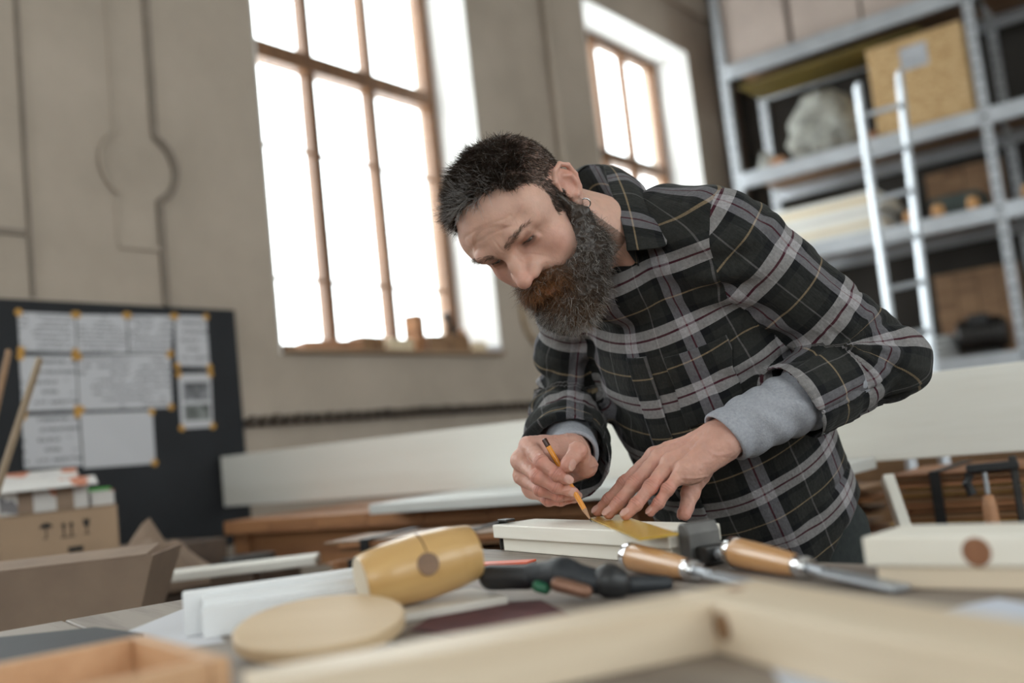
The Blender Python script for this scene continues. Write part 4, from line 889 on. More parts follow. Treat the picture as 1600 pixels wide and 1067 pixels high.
def head_sdf():
    g = Grid((-0.108, -0.150, -0.225), (0.108, 0.150, 0.150), 0.0014)
    g.add(Ell((0, -0.012, 0.045), (0.076, 0.096, 0.083), k=0),
          Ell((0, 0.030, 0.050), (0.064, 0.071, 0.060), k=0.03),
          Ell((0, 0.036, -0.018), (0.058, 0.058, 0.072), k=0.03))
    for s in (-1, 1):
        g.add(Cone((s*.050, .012, -.050), (s*.012, .078, -.082), .020, .020, k=0.025),
              Ell((s*.048, .060, -.006), (.020, .023, .017), k=0.02),
              Ell((s*.042, .062, -.030), (.020, .022, .024), k=0.02),
              Ell((s*.058, .052, .045), (.014, .022, .026), k=0.02))
    g.add(Cone((0, .078, -.080), (0, .080, -.084), .022, .020, k=0.02), Ell((0, .080, -.045), (.030, .026, .028), k=0.02))
    # neck, bending from the skull base to the collar
    g.add(Cone((0, -.030, -.030), nb * 0.55 + np.array([0, -.002, 0]), .057, .058, k=0.03), Cone(nb * 0.55, nb, .054, .052, k=0.02))
    for s in (-1, 1):   # sternomastoid
        g.add(Cone((s*.062, -.022, -.035), (s*.02 + nb[0]*.8, nb[1]*.6 + .045, nb[2]*.85), .013, .012, k=0.02))
    # brow ridge and sockets
    for s in (-1, 1):
        g.cut(Ell((s*.034, .101, .023), (.021, .017, .0145), k=0.016))
        g.add(Cone((s*.013, .0945, .042), (s*.034, .0925, .0465), .0085, .0085, k=0.010), Cone((s*.034, .0925, .0465), (s*.053, .074, .040), .0085, .007, k=0.012))
    g.add(Ell((0, .094, .045), (.013, .010, .012), k=0.012))
    # nose
    g.add(Cone((0, .0935, .034), (0, .108, .012), .0072, .0085, k=0.012), Cone((0, .108, .012), (0, .1225, -.005), .0085, .0095, k=0.008),
          Ell((0, .1225, -.0075), (.0105, .0105, .0095), k=0.006))
    for s in (-1, 1):
        g.add(Ell((s*.0125, .108, -.0115), (.0078, .0115, .0085), k=0.006))
        g.add(Cone((s*.018, .100, -.004), (s*.034, .083, -.030), .006, .006, k=0.016))
    g.add(Cone((0, .107, -.017), (0, .100, -.026), .006, .006, k=0.008))
    for s in (-1, 1): g.cut(Ell((s*.0065, .1125, -.0185), (.0034, .0065, .0038), k=0.003))
    # lids over the lowered eyes
    EY = []
    a = math.radians(24)
    for s in (-1, 1):
        E = np.array([s*.0325, .0745, .0265]); EY.append(E)
        g.add(Ell(E, (.0152, .0142, .0142), k=0.004))
        g.add(Cone(E + [-s*.013, .0135, .009], E + [s*.012, .0105, .0095], .0042, .005, k=0.007))      # fold under the brow
        c = E + 0.0145 * np.array([s*.10, math.cos(a), -math.sin(a)])
        Rm = np.array([[1, 0, 0], [0, math.cos(a), math.sin(a)], [0, -math.sin(a), math.cos(a)]])
        g.cut(Ell(c, (.0120, .0050, .0033), Rm, k=0.0012))
        g.add(Cone(E + [-s*.010, .0095, -.0115], E + [s*.011, .007, -.010], .0032, .0032, k=0.006))     # bag below
    # lips
    for s in (-1, 1):
        g.add(Cone((0, .1005, -.0405), (s*.020, .090, -.046), .0040, .0026, k=0.005), Cone((0, .0970, -.0500), (s*.014, .089, -.049), .0046, .003, k=0.005))
    # ears
    for s in (-1, 1):
        X = lambda x, y, z: np.array([s * x, y, z])
        tw = -math.radians(24) * s
        Rz = np.array([[math.cos(tw), math.sin(tw), 0], [-math.sin(tw), math.cos(tw), 0], [0, 0, 1]])
        g.add(Ell(X(.080, -.014, .006), (.0052, .0165, .027), Rz, k=0.006), Ell(X(.0735, -.003, -.021), (.0052, .0085, .011), k=0.006))
        g.add(Ell(X(.0785, -.009, .026), (.0045, .013, .011), Rz, k=0.004))
        rim = [X(.0735, .006, .012), X(.0785, .004, .027), X(.0845, -.008, .0365), X(.0895, -.022, .034), X(.0915, -.031, .020), X(.0895, -.029, .003), X(.0840, -.020, -.012), X(.0775, -.008, -.024)]
        for i in range(len(rim) - 1): g.add(Cone(rim[i], rim[i+1], .0036, .0036, k=0.0025))
        g.add(Ell(X(.0745, -.012, .008), (.006, .018, .027), Rz, k=0.004))
        g.cut(Ell(X(.0880, -.0075, .002), (.0075, .0085, .012), Rz, k=0.004), Ell(X(.0915, -.015, .024), (.0042, .0085, .0055), Rz, k=0.004))
        ah = [X(.0845, -.012, .021), X(.0880, -.0205, .010), X(.0865, -.0190, -.004), X(.0815, -.012, -.013)]
        for i in range(3): g.add(Cone(ah[i], ah[i+1], .0031, .0034, k=0.003))
        g.add(Ell(X(.0765, .0035, -.001), (.0042, .0045, .006), k=0.004), Ell(X(.0800, -.006, -.0135), (.004, .005, .004), k=0.004))
    return g, EY
hg, EYES = head_sdf()
hv, hF = hg.mesh(); hv = relax(hv, hF, 2, 0.5); hn = vnormals(hv, hF); del hg
ax_ = np.abs(hv[:, 0])
def hair_mask(p):
    """1 where the scalp carries hair (head frame)"""
    ax = np.abs(p[:, 0]); wob = 0.005 * vnoise(p, 60.0)
    yf = np.interp(ax, [0, .018, .034, .048, .060, .068, .09], [.066, .064, .057, .054, .050, .040, .020]) + wob
    front = sm(yf - p[:, 1], -.003, .004)
    low = np.where(p[:, 1] > -0.004, 0.000, np.where(p[:, 1] > -.030, .036 - 0.0, -.012 - .5 * np.clip(.06 - ax, 0, .08))) + wob
    low = np.where((p[:, 1] <= -.004) & (p[:, 1] > -.032), .040 - np.abs(p[:, 1] + .014) * .25, low)
    lowm = sm(p[:, 2] - low, -.003, .004)
    ear = (ax > .0765) & (p[:, 2] < .042) & (p[:, 1] > -.04)
    return front * lowm * (~ear)
hm = hair_mask(hv)
col = np.tile(np.array([.62, .375, .29]), (len(hv), 1))
col = mixc(col, (.58, .265, .205), 0.75 * gauss(hv * [1, 1, 1], (0, .122, -.008), .018) + 0.0)
for s in (-1, 1):
    col = mixc(col, (.60, .285, .225), 0.6 * gauss(hv, (s*.05, .072, -.012), .026))
    col = mixc(col, (.57, .25, .19), 0.65 * gauss(hv, (s*.086, -.012, .008), .030))
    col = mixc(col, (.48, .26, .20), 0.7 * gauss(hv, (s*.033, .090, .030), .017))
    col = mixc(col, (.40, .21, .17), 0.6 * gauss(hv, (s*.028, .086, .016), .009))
    E = np.array([s*.0325, .0745, .0265]); a = math.radians(24)
    c = E + 0.0145 * np.array([s*.10, math.cos(a), -math.sin(a)]); Rm = np.array([[1, 0, 0], [0, math.cos(a), math.sin(a)], [0, -math.sin(a), math.cos(a)]])
    dq = Ell(c, (.0120, .0050, .0033), Rm)(hv[:, 0], hv[:, 1], hv[:, 2])
    up = ((hv - c) @ Rm)[:, 2] > 0
    col = mixc(col, (.05, .03, .025), np.where(up, 0.9, 0.45) * np.exp(-(np.maximum(dq, 0) / .0021) ** 2))
lip = gauss(hv * [.45, 1, 1], (0, .104, -.050), .0085) + gauss(hv * [.45, 1, 1], (0, .104, -.041), .006)
col = mixc(col, (.50, .20, .17), np.clip(lip, 0, .85))
# frown and forehead lines as slightly redder skin
col = mixc(col, (.52, .29, .22), 0.35 * np.exp(-((hv[:, 2] - .066 - .01 * vnoise(hv, 20)) / .0016) ** 2) * (hv[:, 1] > .07))
stub = np.clip(np.interp(np.abs(hv[:, 0]), [0, .05, .075], [.9, .9, .8]) * hm, 0, 1)
col = mixc(col, (.040, .026, .020), stub * 0.93)
bd = sm(-.040 - hv[:, 2] + 0.5 * (ax_ - .03) * (ax_ > .03), -.008, .014) * (hv[:, 1] > -.005) * (hv[:, 2] > -.12)
col = mixc(col, (.11, .06, .04), 0.75 * bd * (lip < .3))
# fine relief: frown line between the brows, forehead creases
def crease(p, z0, amp): return -amp * np.exp(-((p[:, 2] - z0 - .006 * vnoise(p, 25) + 0.9 * p[:, 0] ** 2 * 6) / .0022) ** 2) * sm(p[:, 1], .06, .08) * (np.abs(p[:, 0]) < .045)
dsp = crease(hv, .070, .0007) + crease(hv, .083, .0006)
for s in (-1, 1): dsp += -.0010 * np.exp(-((hv[:, 0] - s*.0065) / .0018) ** 2) * sm(hv[:, 1], .09, .097) * np.exp(-((hv[:, 2] - .050) / .010) ** 2)
hv = hv + hn * dsp[:, None]
HEAD = (h2w(hv), hF, col)

# eyes
def make_eye(E):
    mb = MB(); n, m_ = 20, 14; v = []; f = []
    for i in range(m_ + 1):
        for k in range(n):
            a, b = math.pi * i / m_, 2 * math.pi * k / n
            v.append((math.sin(a) * math.cos(b), math.sin(a) * math.sin(b), math.cos(a)))
    f = [(i*n + k, (i+1)*n + k, (i+1)*n + (k+1) % n, i*n + (k+1) % n) for i in range(m_) for k in range(n)]
    v = np.array(v); gz = unit((0, math.cos(math.radians(30)), -math.sin(math.radians(30))))
    an = np.degrees(np.arccos(np.clip(v @ gz, -1, 1)))
    c = np.tile(np.array([.62, .56, .52]), (len(v), 1)); c = mixc(c, (.10, .12, .12), (an < 27) * 1.0); c = mixc(c, (.004, .004, .004), (an < 12) * 1.0)
    return to_mesh('eye', h2w(E + v * .0131), np.array(f), {'Col': ('FLOAT_COLOR', c)})
EYEM = attr_mat('eye_surface', 0.08)

# hair on the scalp
def strand_obj(name, parts, mat, parent):
    V = []; Q = []; C = []; o = 0
    for vs, q, c in parts: V.append(vs); Q.append(q + o); C.append(c); o += len(vs)
    return pobj(name, to_mesh(name, h2w(np.concatenate(V)), np.concatenate(Q), {'Col': ('FLOAT_COLOR', np.concatenate(C))}), mat, parent)
def top_w(p): return sm(p[:, 2], .062, .105)
def hair_parts():
    g = np.random.default_rng(21)
    p, n = sample_surface(hv, hF, lambda c, nn: hair_mask(c) * (0.65 + 0.9 * top_w(c)), 21000, 3)
    tw = top_w(p) * sm(p[:, 1], -.10, .0); fr = sm(p[:, 1], .02, .075) * tw
    fwd = np.array([0, 1.0, 0.15]); side = np.stack([-np.sign(p[:, 0]) * .0, np.zeros(len(p)), -np.ones(len(p))], 1)
    d = n * (0.45 + .75 * fr)[:, None] + fwd * (0.50 * tw + .30 - .55 * fr)[:, None] + side * (0.75 * (1 - tw))[:, None] + g.normal(size=p.shape) * (.16 + .25 * fr)[:, None]
    clump = np.stack([vnoise(p, 110, 3), vnoise(p, 110, 9), vnoise(p, 110, 17)], 1); d += clump * (.55 * tw + .9 * fr)[:, None]
    L = (.007 + .018 * tw + .008 * fr) * (0.75 + .5 * g.random(len(p)))
    vs, q, si, t = strands(p - n * .0008, d, L, .00042, 6, .0, .20, np.zeros(3), 5)
    dark = np.array([.030, .019, .013]); br = np.array([.085, .050, .030]); gr = np.array([.36, .34, .33])
    k = g.random(len(p)); c = dark + (br - dark) * (k * (0.35 + .5 * sm(-p[:, 1], -.03, .06)))[:, None]
    isg = g.random(len(p)) < (.06 + .62 * fr * sm(p[:, 0], -.05, .0) + .25 * fr); c[isg] = gr * (.6 + .8 * g.random(isg.sum()))[:, None]  # few grey hairs throughout; pale front strands paint in the window highlights
    return vs, q, c[si]
def brow_parts():
    g = np.random.default_rng(8); out = []
    for s in (-1, 1):
        def mk(c, nn):
            ax = c[:, 0] * s; z0 = np.interp(ax, [.010, .030, .045, .056], [.0415, .0485, .0490, .0430])
            return ((ax > .010) & (ax < .056) & (np.abs(c[:, 2] - z0) < np.interp(ax, [.010, .03, .056], [.0042, .0042, .002])) & (c[:, 1] > .05)).astype(float) + 1e-12
        p, n = sample_surface(hv, hF, mk, 240, 31 + s)
        d = n * .35 + np.stack([np.full(len(p), s * 1.0), np.full(len(p), -.25), np.full(len(p), .15)], 1) + g.normal(size=p.shape) * .18
        vs, q, si, t = strands(p, d, np.full(len(p), .0085) * (.7 + .5 * g.random(len(p))), .00016, 4, .0, .06, np.zeros(3), 12)
        c = np.array([.15, .095, .068]) * (.6 + .9 * g.random(len(p)))[:, None]; out.append((vs, q, c[si]))
    return out
# beard: a dense body of hair with curling strands growing out of it
GH = unit(np.array([0, 0, -1.0]) @ HR)                     # straight down, in the head frame
def beard_parts():
    g = Grid((-.100, -.03, -.21), (.100, .17, .02), .0022)
    for s in (-1, 1):
        g.add(Cone((s*.0715, .012, .020), (s*.066, .016, -.035), .0035, .013, k=.01),
              Cone((s*.065, .016, -.035), (s*.054, .036, -.072), .014, .024, k=.02),
              Cone((s*.054, .036, -.072), (s*.026, .080, -.092), .024, .030, k=.02),
              Cone((s*.056, .048, -.040), (s*.036, .080, -.050), .012, .014, k=.02),
              Cone((s*.004, .108, -.0300), (s*.024, .098, -.041), .0085, .0105, k=.008),
              Cone((s*.024, .097, -.040), (s*.038, .084, -.062), .0095, .011, k=.012))
    g.add(Ell((0, .086, -.092), (.042, .032, .032), k=.02), Ell((0, .099, -.103), (.036, .030, .028), k=.02), Ell((0, .050, -.100), (.050, .040, .030), k=.02))
    g.cut(Ell((0, .112, -.0480), (.007, .010, .0020), k=.003))
    bv, bF = g.mesh(); bv = relax(bv, bF, 2); bn = vnormals(bv, bF)
    bv = bv + bn * (.0035 * vnoise(bv, 90) + .002 * vnoise(bv, 210))[:, None]
    rg = np.random.default_rng(4)
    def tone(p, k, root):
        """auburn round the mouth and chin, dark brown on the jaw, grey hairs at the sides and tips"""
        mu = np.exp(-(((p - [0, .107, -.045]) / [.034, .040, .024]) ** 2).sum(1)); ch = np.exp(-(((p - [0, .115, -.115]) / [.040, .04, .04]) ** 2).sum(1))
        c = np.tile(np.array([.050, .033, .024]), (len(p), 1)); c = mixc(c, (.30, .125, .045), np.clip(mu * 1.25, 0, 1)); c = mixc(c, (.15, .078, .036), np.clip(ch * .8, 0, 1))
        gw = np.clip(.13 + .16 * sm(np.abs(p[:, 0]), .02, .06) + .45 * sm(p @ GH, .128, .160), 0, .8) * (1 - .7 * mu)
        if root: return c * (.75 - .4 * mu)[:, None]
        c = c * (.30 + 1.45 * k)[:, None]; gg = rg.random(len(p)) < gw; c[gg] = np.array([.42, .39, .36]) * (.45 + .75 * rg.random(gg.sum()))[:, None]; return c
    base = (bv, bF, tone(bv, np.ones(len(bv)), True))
    def mk(c, nn):
        return (1 + 2.5 * np.exp(-(((c - [0, .107, -.040]) / [.045, .030, .022]) ** 2).sum(1))) * (nn @ np.array([0, .75, -.25]) > -.75)
    p, n = sample_surface(bv, bF, mk, 15500, 17); k = rg.random(len(p))
    mu = np.exp(-(((p - [0, .107, -.040]) / [.045, .030, .022]) ** 2).sum(1)); side = sm(np.abs(p[:, 0]), .030, .060) * sm(p[:, 2], -.075, -.02)
    out_ = np.stack([np.sign(p[:, 0]) * .9, np.zeros(len(p)), -np.ones(len(p))], 1) * mu[:, None]
    clump = np.stack([vnoise(p, 70, 3), vnoise(p, 70, 9), vnoise(p, 70, 17)], 1)
    d = n * (.75 - .35 * side)[:, None] + GH * (.55 - .3 * mu)[:, None] + out_ + np.array([0, .2, -.8]) * side[:, None] + clump * .7 + rg.normal(size=p.shape) * .3
    L = (.016 + .009 * k - .010 * side - .004 * mu) * (.6 + .8 * rg.random(len(p)))
    vs, q, si, t = strands(p - n * .002, d, L, .00030, 8, .06, .42, GH, 6)
    c = tone(p, k, False)
    return [base, (vs, q, c[si])]

# ------------------------------------------------------------------ arms, hands
SH_L, EL_L, WR_L = P(1138, 376, 1.46), P(1377, 562, 1.48), P(1120, 689, 1.39)
SH_R, EL_R, WR_R = P(905, 435, 1.66), P(888, 632, 1.76), P(895, 716, 1.49)
PELVIS = P(1212, 838, 1.74)
SKC = np.array([.60, .335, .262])
def bone_r(chain, rads, k=.004): return [Cone(chain[i], chain[i+1], rads[i], rads[i+1], k=k) for i in range(len(chain)-1)]
def hand(wrist, elbow, fingers, thumb, nails_up, lo_hi, seedo):
    """fingers: 4 chains of 4 joints (MCP, PIP, DIP, tip); thumb: CMC, MCP, IP, tip; nails_up: per digit the direction its nail faces"""
    pts = np.concatenate([np.array(f) for f in fingers] + [np.array(thumb), wrist[None]]); fa = unit(elbow - wrist)
    lo = np.minimum(pts.min(0), (wrist + fa * .12)) - .045; hi = np.maximum(pts.max(0), (wrist + fa * .12)) + .045
    g = Grid(lo, hi, .0011)
    mc = np.mean([f[0] for f in fingers], 0); side = unit(fingers[0][0] - fingers[3][0]); along = unit(mc - wrist); up = unit(np.cross(along, side))
    if up @ nails_up[1] < 0: up = -up
    g.add(Cone(wrist, wrist + fa * .14, .025, .031, k=0))
    g.add(Cone(wrist + side * .010, wrist + fa * .1 + side * .012, .021, .024, k=.012), Cone(wrist - side * .010, wrist + fa * .1 - side * .012, .021, .024, k=.012))
    for i, f in enumerate(fingers):
        w = wrist + side * (.016 - .0105 * i) - up * .003
        g.add(Cone(w, f[0] - up * .005, .0185, .0125, k=.012))
        g.add(Cone(w - up * .006, f[0] - up * .010, .014, .011, k=.012))
    g.add(Cone(wrist - side * .018 + along * .02 - up * .006, fingers[3][0] - up * .010 - along * .012, .017, .014, k=.014))   # heel
    R_ = [.0100, .0104, .0097, .0085]; cols = []
    for i, f in enumerate(fingers):
        r = R_[i]
        for pr in bone_r(f, [r * 1.12, r * .98, r * .87, r * .74], k=.0035): g.add(pr)
        fu = nails_up[i]
        g.add(Ell(f[1] + fu * r * .18, (r * 1.02, r * 1.02, r * 1.02), k=.004), Ell(f[2] + fu * r * .10, (r * .90,) * 3, k=.004))
        g.add(Ell(f[0] + up * .0015, (.0105, .0105, .0105), k=.008))
        m_ = f[0] * .6 + f[1] * .4; g.add(Ell(m_ - fu * r * .35, (r * .98,) * 3, k=.006))
    th = thumb
    for pr in [Cone(wrist * .55 + th[0] * .45, th[1], .019, .0145, k=.014)] + bone_r(th[1:], [.0135, .0122, .0095], k=.004): g.add(pr)
    g.add(Ell(th[2] + nails_up[4] * .0012, (.0128,) * 3, k=.005))
    g.add(Cone(th[1], fingers[0][0] * .75 + wrist * .25, .011, .010, k=.018))                         # web
    # tendons and the nails
    for i, f in enumerate(fingers):
        g.add(Cone(wrist + side * (.008 - .005 * i) + up * .019, f[0] + up * .0085, .0026, .0034, k=.006))
    NL = []
    for i, f in enumerate(list(fingers) + [th[0:]]):
        a, b = np.array(f[-2]), np.array(f[-1]); ax = unit(b - a); nu = nails_up[i]; nu = unit(nu - ax * (nu @ ax)); r = (R_ + [.0120])[i]
        c = b - ax * r * .05 + nu * r * .62; lat = np.cross(ax, nu); Rm = np.stack([ax, lat, nu], 1)
        NL.append((c, Rm, r)); g.cut(Ell(c - ax * r * .75 + nu * r * .36, (r * .12, r * .7, r * .16), Rm, k=.0015))
        g.add(Ell(c, (r * .78, r * .66, r * .26), Rm, k=.0012))
    v, F = g.mesh(); v = relax(v, F, 1, .5); n = vnormals(v, F)
    c = np.tile(SKC, (len(v), 1)) * (1 + .10 * vnoise(v, 45))[:, None]
    for i, f in enumerate(list(fingers) + [th[1:]]):
        for j in range(1, len(f)):
            c = mixc(c, (.56, .215, .160), .75 * gauss(v, f[j] + (nails_up[i] * .006 if j < len(f) - 1 else 0), .012))
        # creases over the knuckles
        for j in (1, 2):
            if j >= len(f) - 1: continue
            ax = unit(f[j+1] - f[j-1]); s = (v - f[j]) @ ax; near = gauss(v, f[j] + nails_up[i] * .009, .010)
            wv = np.exp(-(((s + .0035) / .0009) ** 2)) + np.exp(-((s / .0009) ** 2)) + np.exp(-(((s - .0032) / .0008) ** 2))
            c = mixc(c, (.36, .16, .12), np.clip(.75 * wv * near, 0, .7)); v = v - n * (.0008 * wv * near)[:, None]
    vein = np.clip(1 - np.abs(vnoise(v, 38, 5)) * 6, 0, 1) * sm((v - mc) @ -along, -.005, .02)
    v = v + n * (.0011 * vein)[:, None]; c = mixc(c, (.52, .30, .26), .25 * vein); v = v + n * (.00045 * vnoise(v, 260))[:, None]
    for cc, Rm, r in NL:
        d = Ell(cc, (r * .80, r * .68, r * .30), Rm)(v[:, 0], v[:, 1], v[:, 2]); up_ = ((v - cc) @ Rm[:, 2]) > -r * .05
        c = mixc(c, (.61, .37, .31), .8 * (d < .0006) * up_)
        tip = ((v - cc) @ Rm[:, 0]) > r * .60; c = mixc(c, (.66, .48, .41), .7 * (d < .0006) * up_ * tip)
    return v, F, c
def J(*a): return [P(*q) for q in a]
UPV = np.array([0, 0, 1.0]); TOC = -FW
# left hand pressed flat on the set square
LF = [J((1022, 712, 1.435), (976, 755, 1.44), (951, 781, 1.45), (934, 799, 1.458)),
      J((1030, 715, 1.410), (992, 755, 1.392), (967, 785, 1.386), (951, 803, 1.384)),
      J((1047, 722, 1.385), (1017, 761, 1.362), (994, 788, 1.352), (978, 805, 1.348)),
      J((1068, 733, 1.362), (1044, 764, 1.354), (1029, 786, 1.354), (1017, 800, 1.356))]
LT = J((1108, 715, 1.415), (1092, 737, 1.425), (1079, 770, 1.415), (1070, 803, 1.400))
lup = [unit(UPV * .8 + XI * -.35 + TOC * .5)] * 4 + [unit(FW * .8 - XI * .6)]
LHAND = hand(WR_L, EL_L, LF, LT, lup, None, 1)
# right hand closed round the pencil
RF = [J((829, 699, 1.452), (846, 722, 1.405), (870, 741, 1.392), (887, 750, 1.395)),
      J((816, 722, 1.452), (841, 745, 1.408), (869, 760, 1.402), (893, 768, 1.412)),
      J((820, 746, 1.462), (845, 765, 1.422), (872, 773, 1.420), (900, 773, 1.435)),
      J((834, 766, 1.472), (856, 780, 1.440), (876, 782, 1.438), (896, 779, 1.448))]
RT = J((915, 738, 1.47), (915, 728, 1.445), (903, 704, 1.415), (886, 727, 1.388))
rup = [unit(TOC * .8 - XI * .25 + YI * .45), unit(TOC * .8 - XI * .35 + YI * .2), unit(TOC * .8 - XI * .4), unit(TOC * .7 - XI * .4 - YI * .2), unit(TOC * .85 - YI * .35 + XI * .2)]
RHAND = hand(WR_R, EL_R, RF, RT, rup, None, 2)

# ------------------------------------------------------------------ torso frame
TU = unit(NECK_BASE - PELVIS); TL = unit(SH_L - SH_R); TL = unit(TL - TU * (TL @ TU) * .6); TFR = unit(np.cross(TL, TU)); TLo = np.cross(TU, TFR)
TR = np.stack([TLo, TFR, TU], 1)          # columns: left, front, up
TLEN = np.linalg.norm(NECK_BASE - PELVIS)
def tp(l, f, u): return PELVIS + TR @ np.array([l, f, u * TLEN])
def oneill(c, r, k): return Ell(c, r, TR, k)
def torso_prims(g=0.0):
    return [oneill(tp(0, .000, .02), (.160 + g, .124 + g, .15 + g), 0), oneill(tp(.0, .008, .25), (.158 + g, .125 + g, .17 + g), .06),
            oneill(tp(0, .010, .52), (.172 + g, .128 + g, .18 + g), .06), oneill(tp(0, -.005, .74), (.165 + g, .108 + g, .13 + g), .05),
            Cone(SH_L - TLo * .02, NECK_BASE - TU * .02 + TLo * .03, .062 + g, .060 + g, k=.05), Cone(SH_L - TLo * .045 + TU * .005, NECK_BASE + TU * .022 + TLo * .045 - TFR * .02, .058 + g, .050 + g, k=.04), Cone(SH_R + TLo * .02, NECK_BASE - TU * .02 - TLo * .03, .062 + g, .060 + g, k=.05)]
# low-resolution trunk and arms under the clothes, one body with head and hands
def core():
    pr = [p for p in torso_prims(-.022)]
    pr += [Cone(SH_L, EL_L, .048, .040, k=.03), Cone(EL_L, WR_L * .75 + EL_L * .25, .038, .028, k=.02), Cone(SH_R, EL_R, .048, .040, k=.03), Cone(EL_R, WR_R * .7 + EL_R * .3, .040, .033, k=.02), Cone(NECK_BASE, h2w((0, -.03, -.05)), .05, .045, k=.03)]
    allp = np.array([SH_L, EL_L, WR_L, SH_R, EL_R, WR_R, PELVIS, NECK_BASE]); g = Grid(allp.min(0) - .2, allp.max(0) + .2, .009); g.add(*pr)
    return g.mesh()
cv, cF = core()
pieces = [HEAD, LHAND, RHAND, (cv, cF, np.tile(SKC, (len(cv), 1)))]
V = np.concatenate([p[0] for p in pieces]); o = 0; FF = []
for p in pieces: FF.append(p[1] + o); o += len(p[0])
body = pobj('body', to_mesh('body', V, np.concatenate(FF), {'Col': ('FLOAT_COLOR', np.concatenate([p[2] for p in pieces]))}), SKIN)
tag(body, 'bare skin of face, neck and hands')
for E in EYES: pobj('eye', make_eye(E), EYEM, body)
hair = strand_obj('hair', [hair_parts()], HAIR, None); tag(hair, 'short dark hair, some grey, window highlights painted pale at the front')
strand_obj('eyebrow', [brow_parts()[0]], HAIR, body); strand_obj('eyebrow', [brow_parts()[1]], HAIR, body)
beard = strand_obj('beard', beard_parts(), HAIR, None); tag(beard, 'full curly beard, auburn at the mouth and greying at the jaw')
# ear ring: a small silver hoop through the left lobe
def hoop():
    mb = MB(); pts = [h2w(np.array([-.0775, -.0055, -.0265]) + np.array([-.0012, -.35 * .0078 * math.sin(a), .0078 * math.cos(a) - .0078 + .002]) + np.array([-.0055 * math.sin(a), 0, 0])) for a in np.linspace(0, 2 * math.pi, 19)]
    mb.tube(pts, .0011, 8); me = bpy.data.meshes.new('earring'); me.from_pydata([tuple(v) for v in mb.v], [], mb.f)
    me.polygons.foreach_set('use_smooth', [True] * len(me.polygons)); return me
pobj('earring', hoop(), plain('silver', (.75, .74, .72), (.6, .6, .6), .2, metal=1.0))

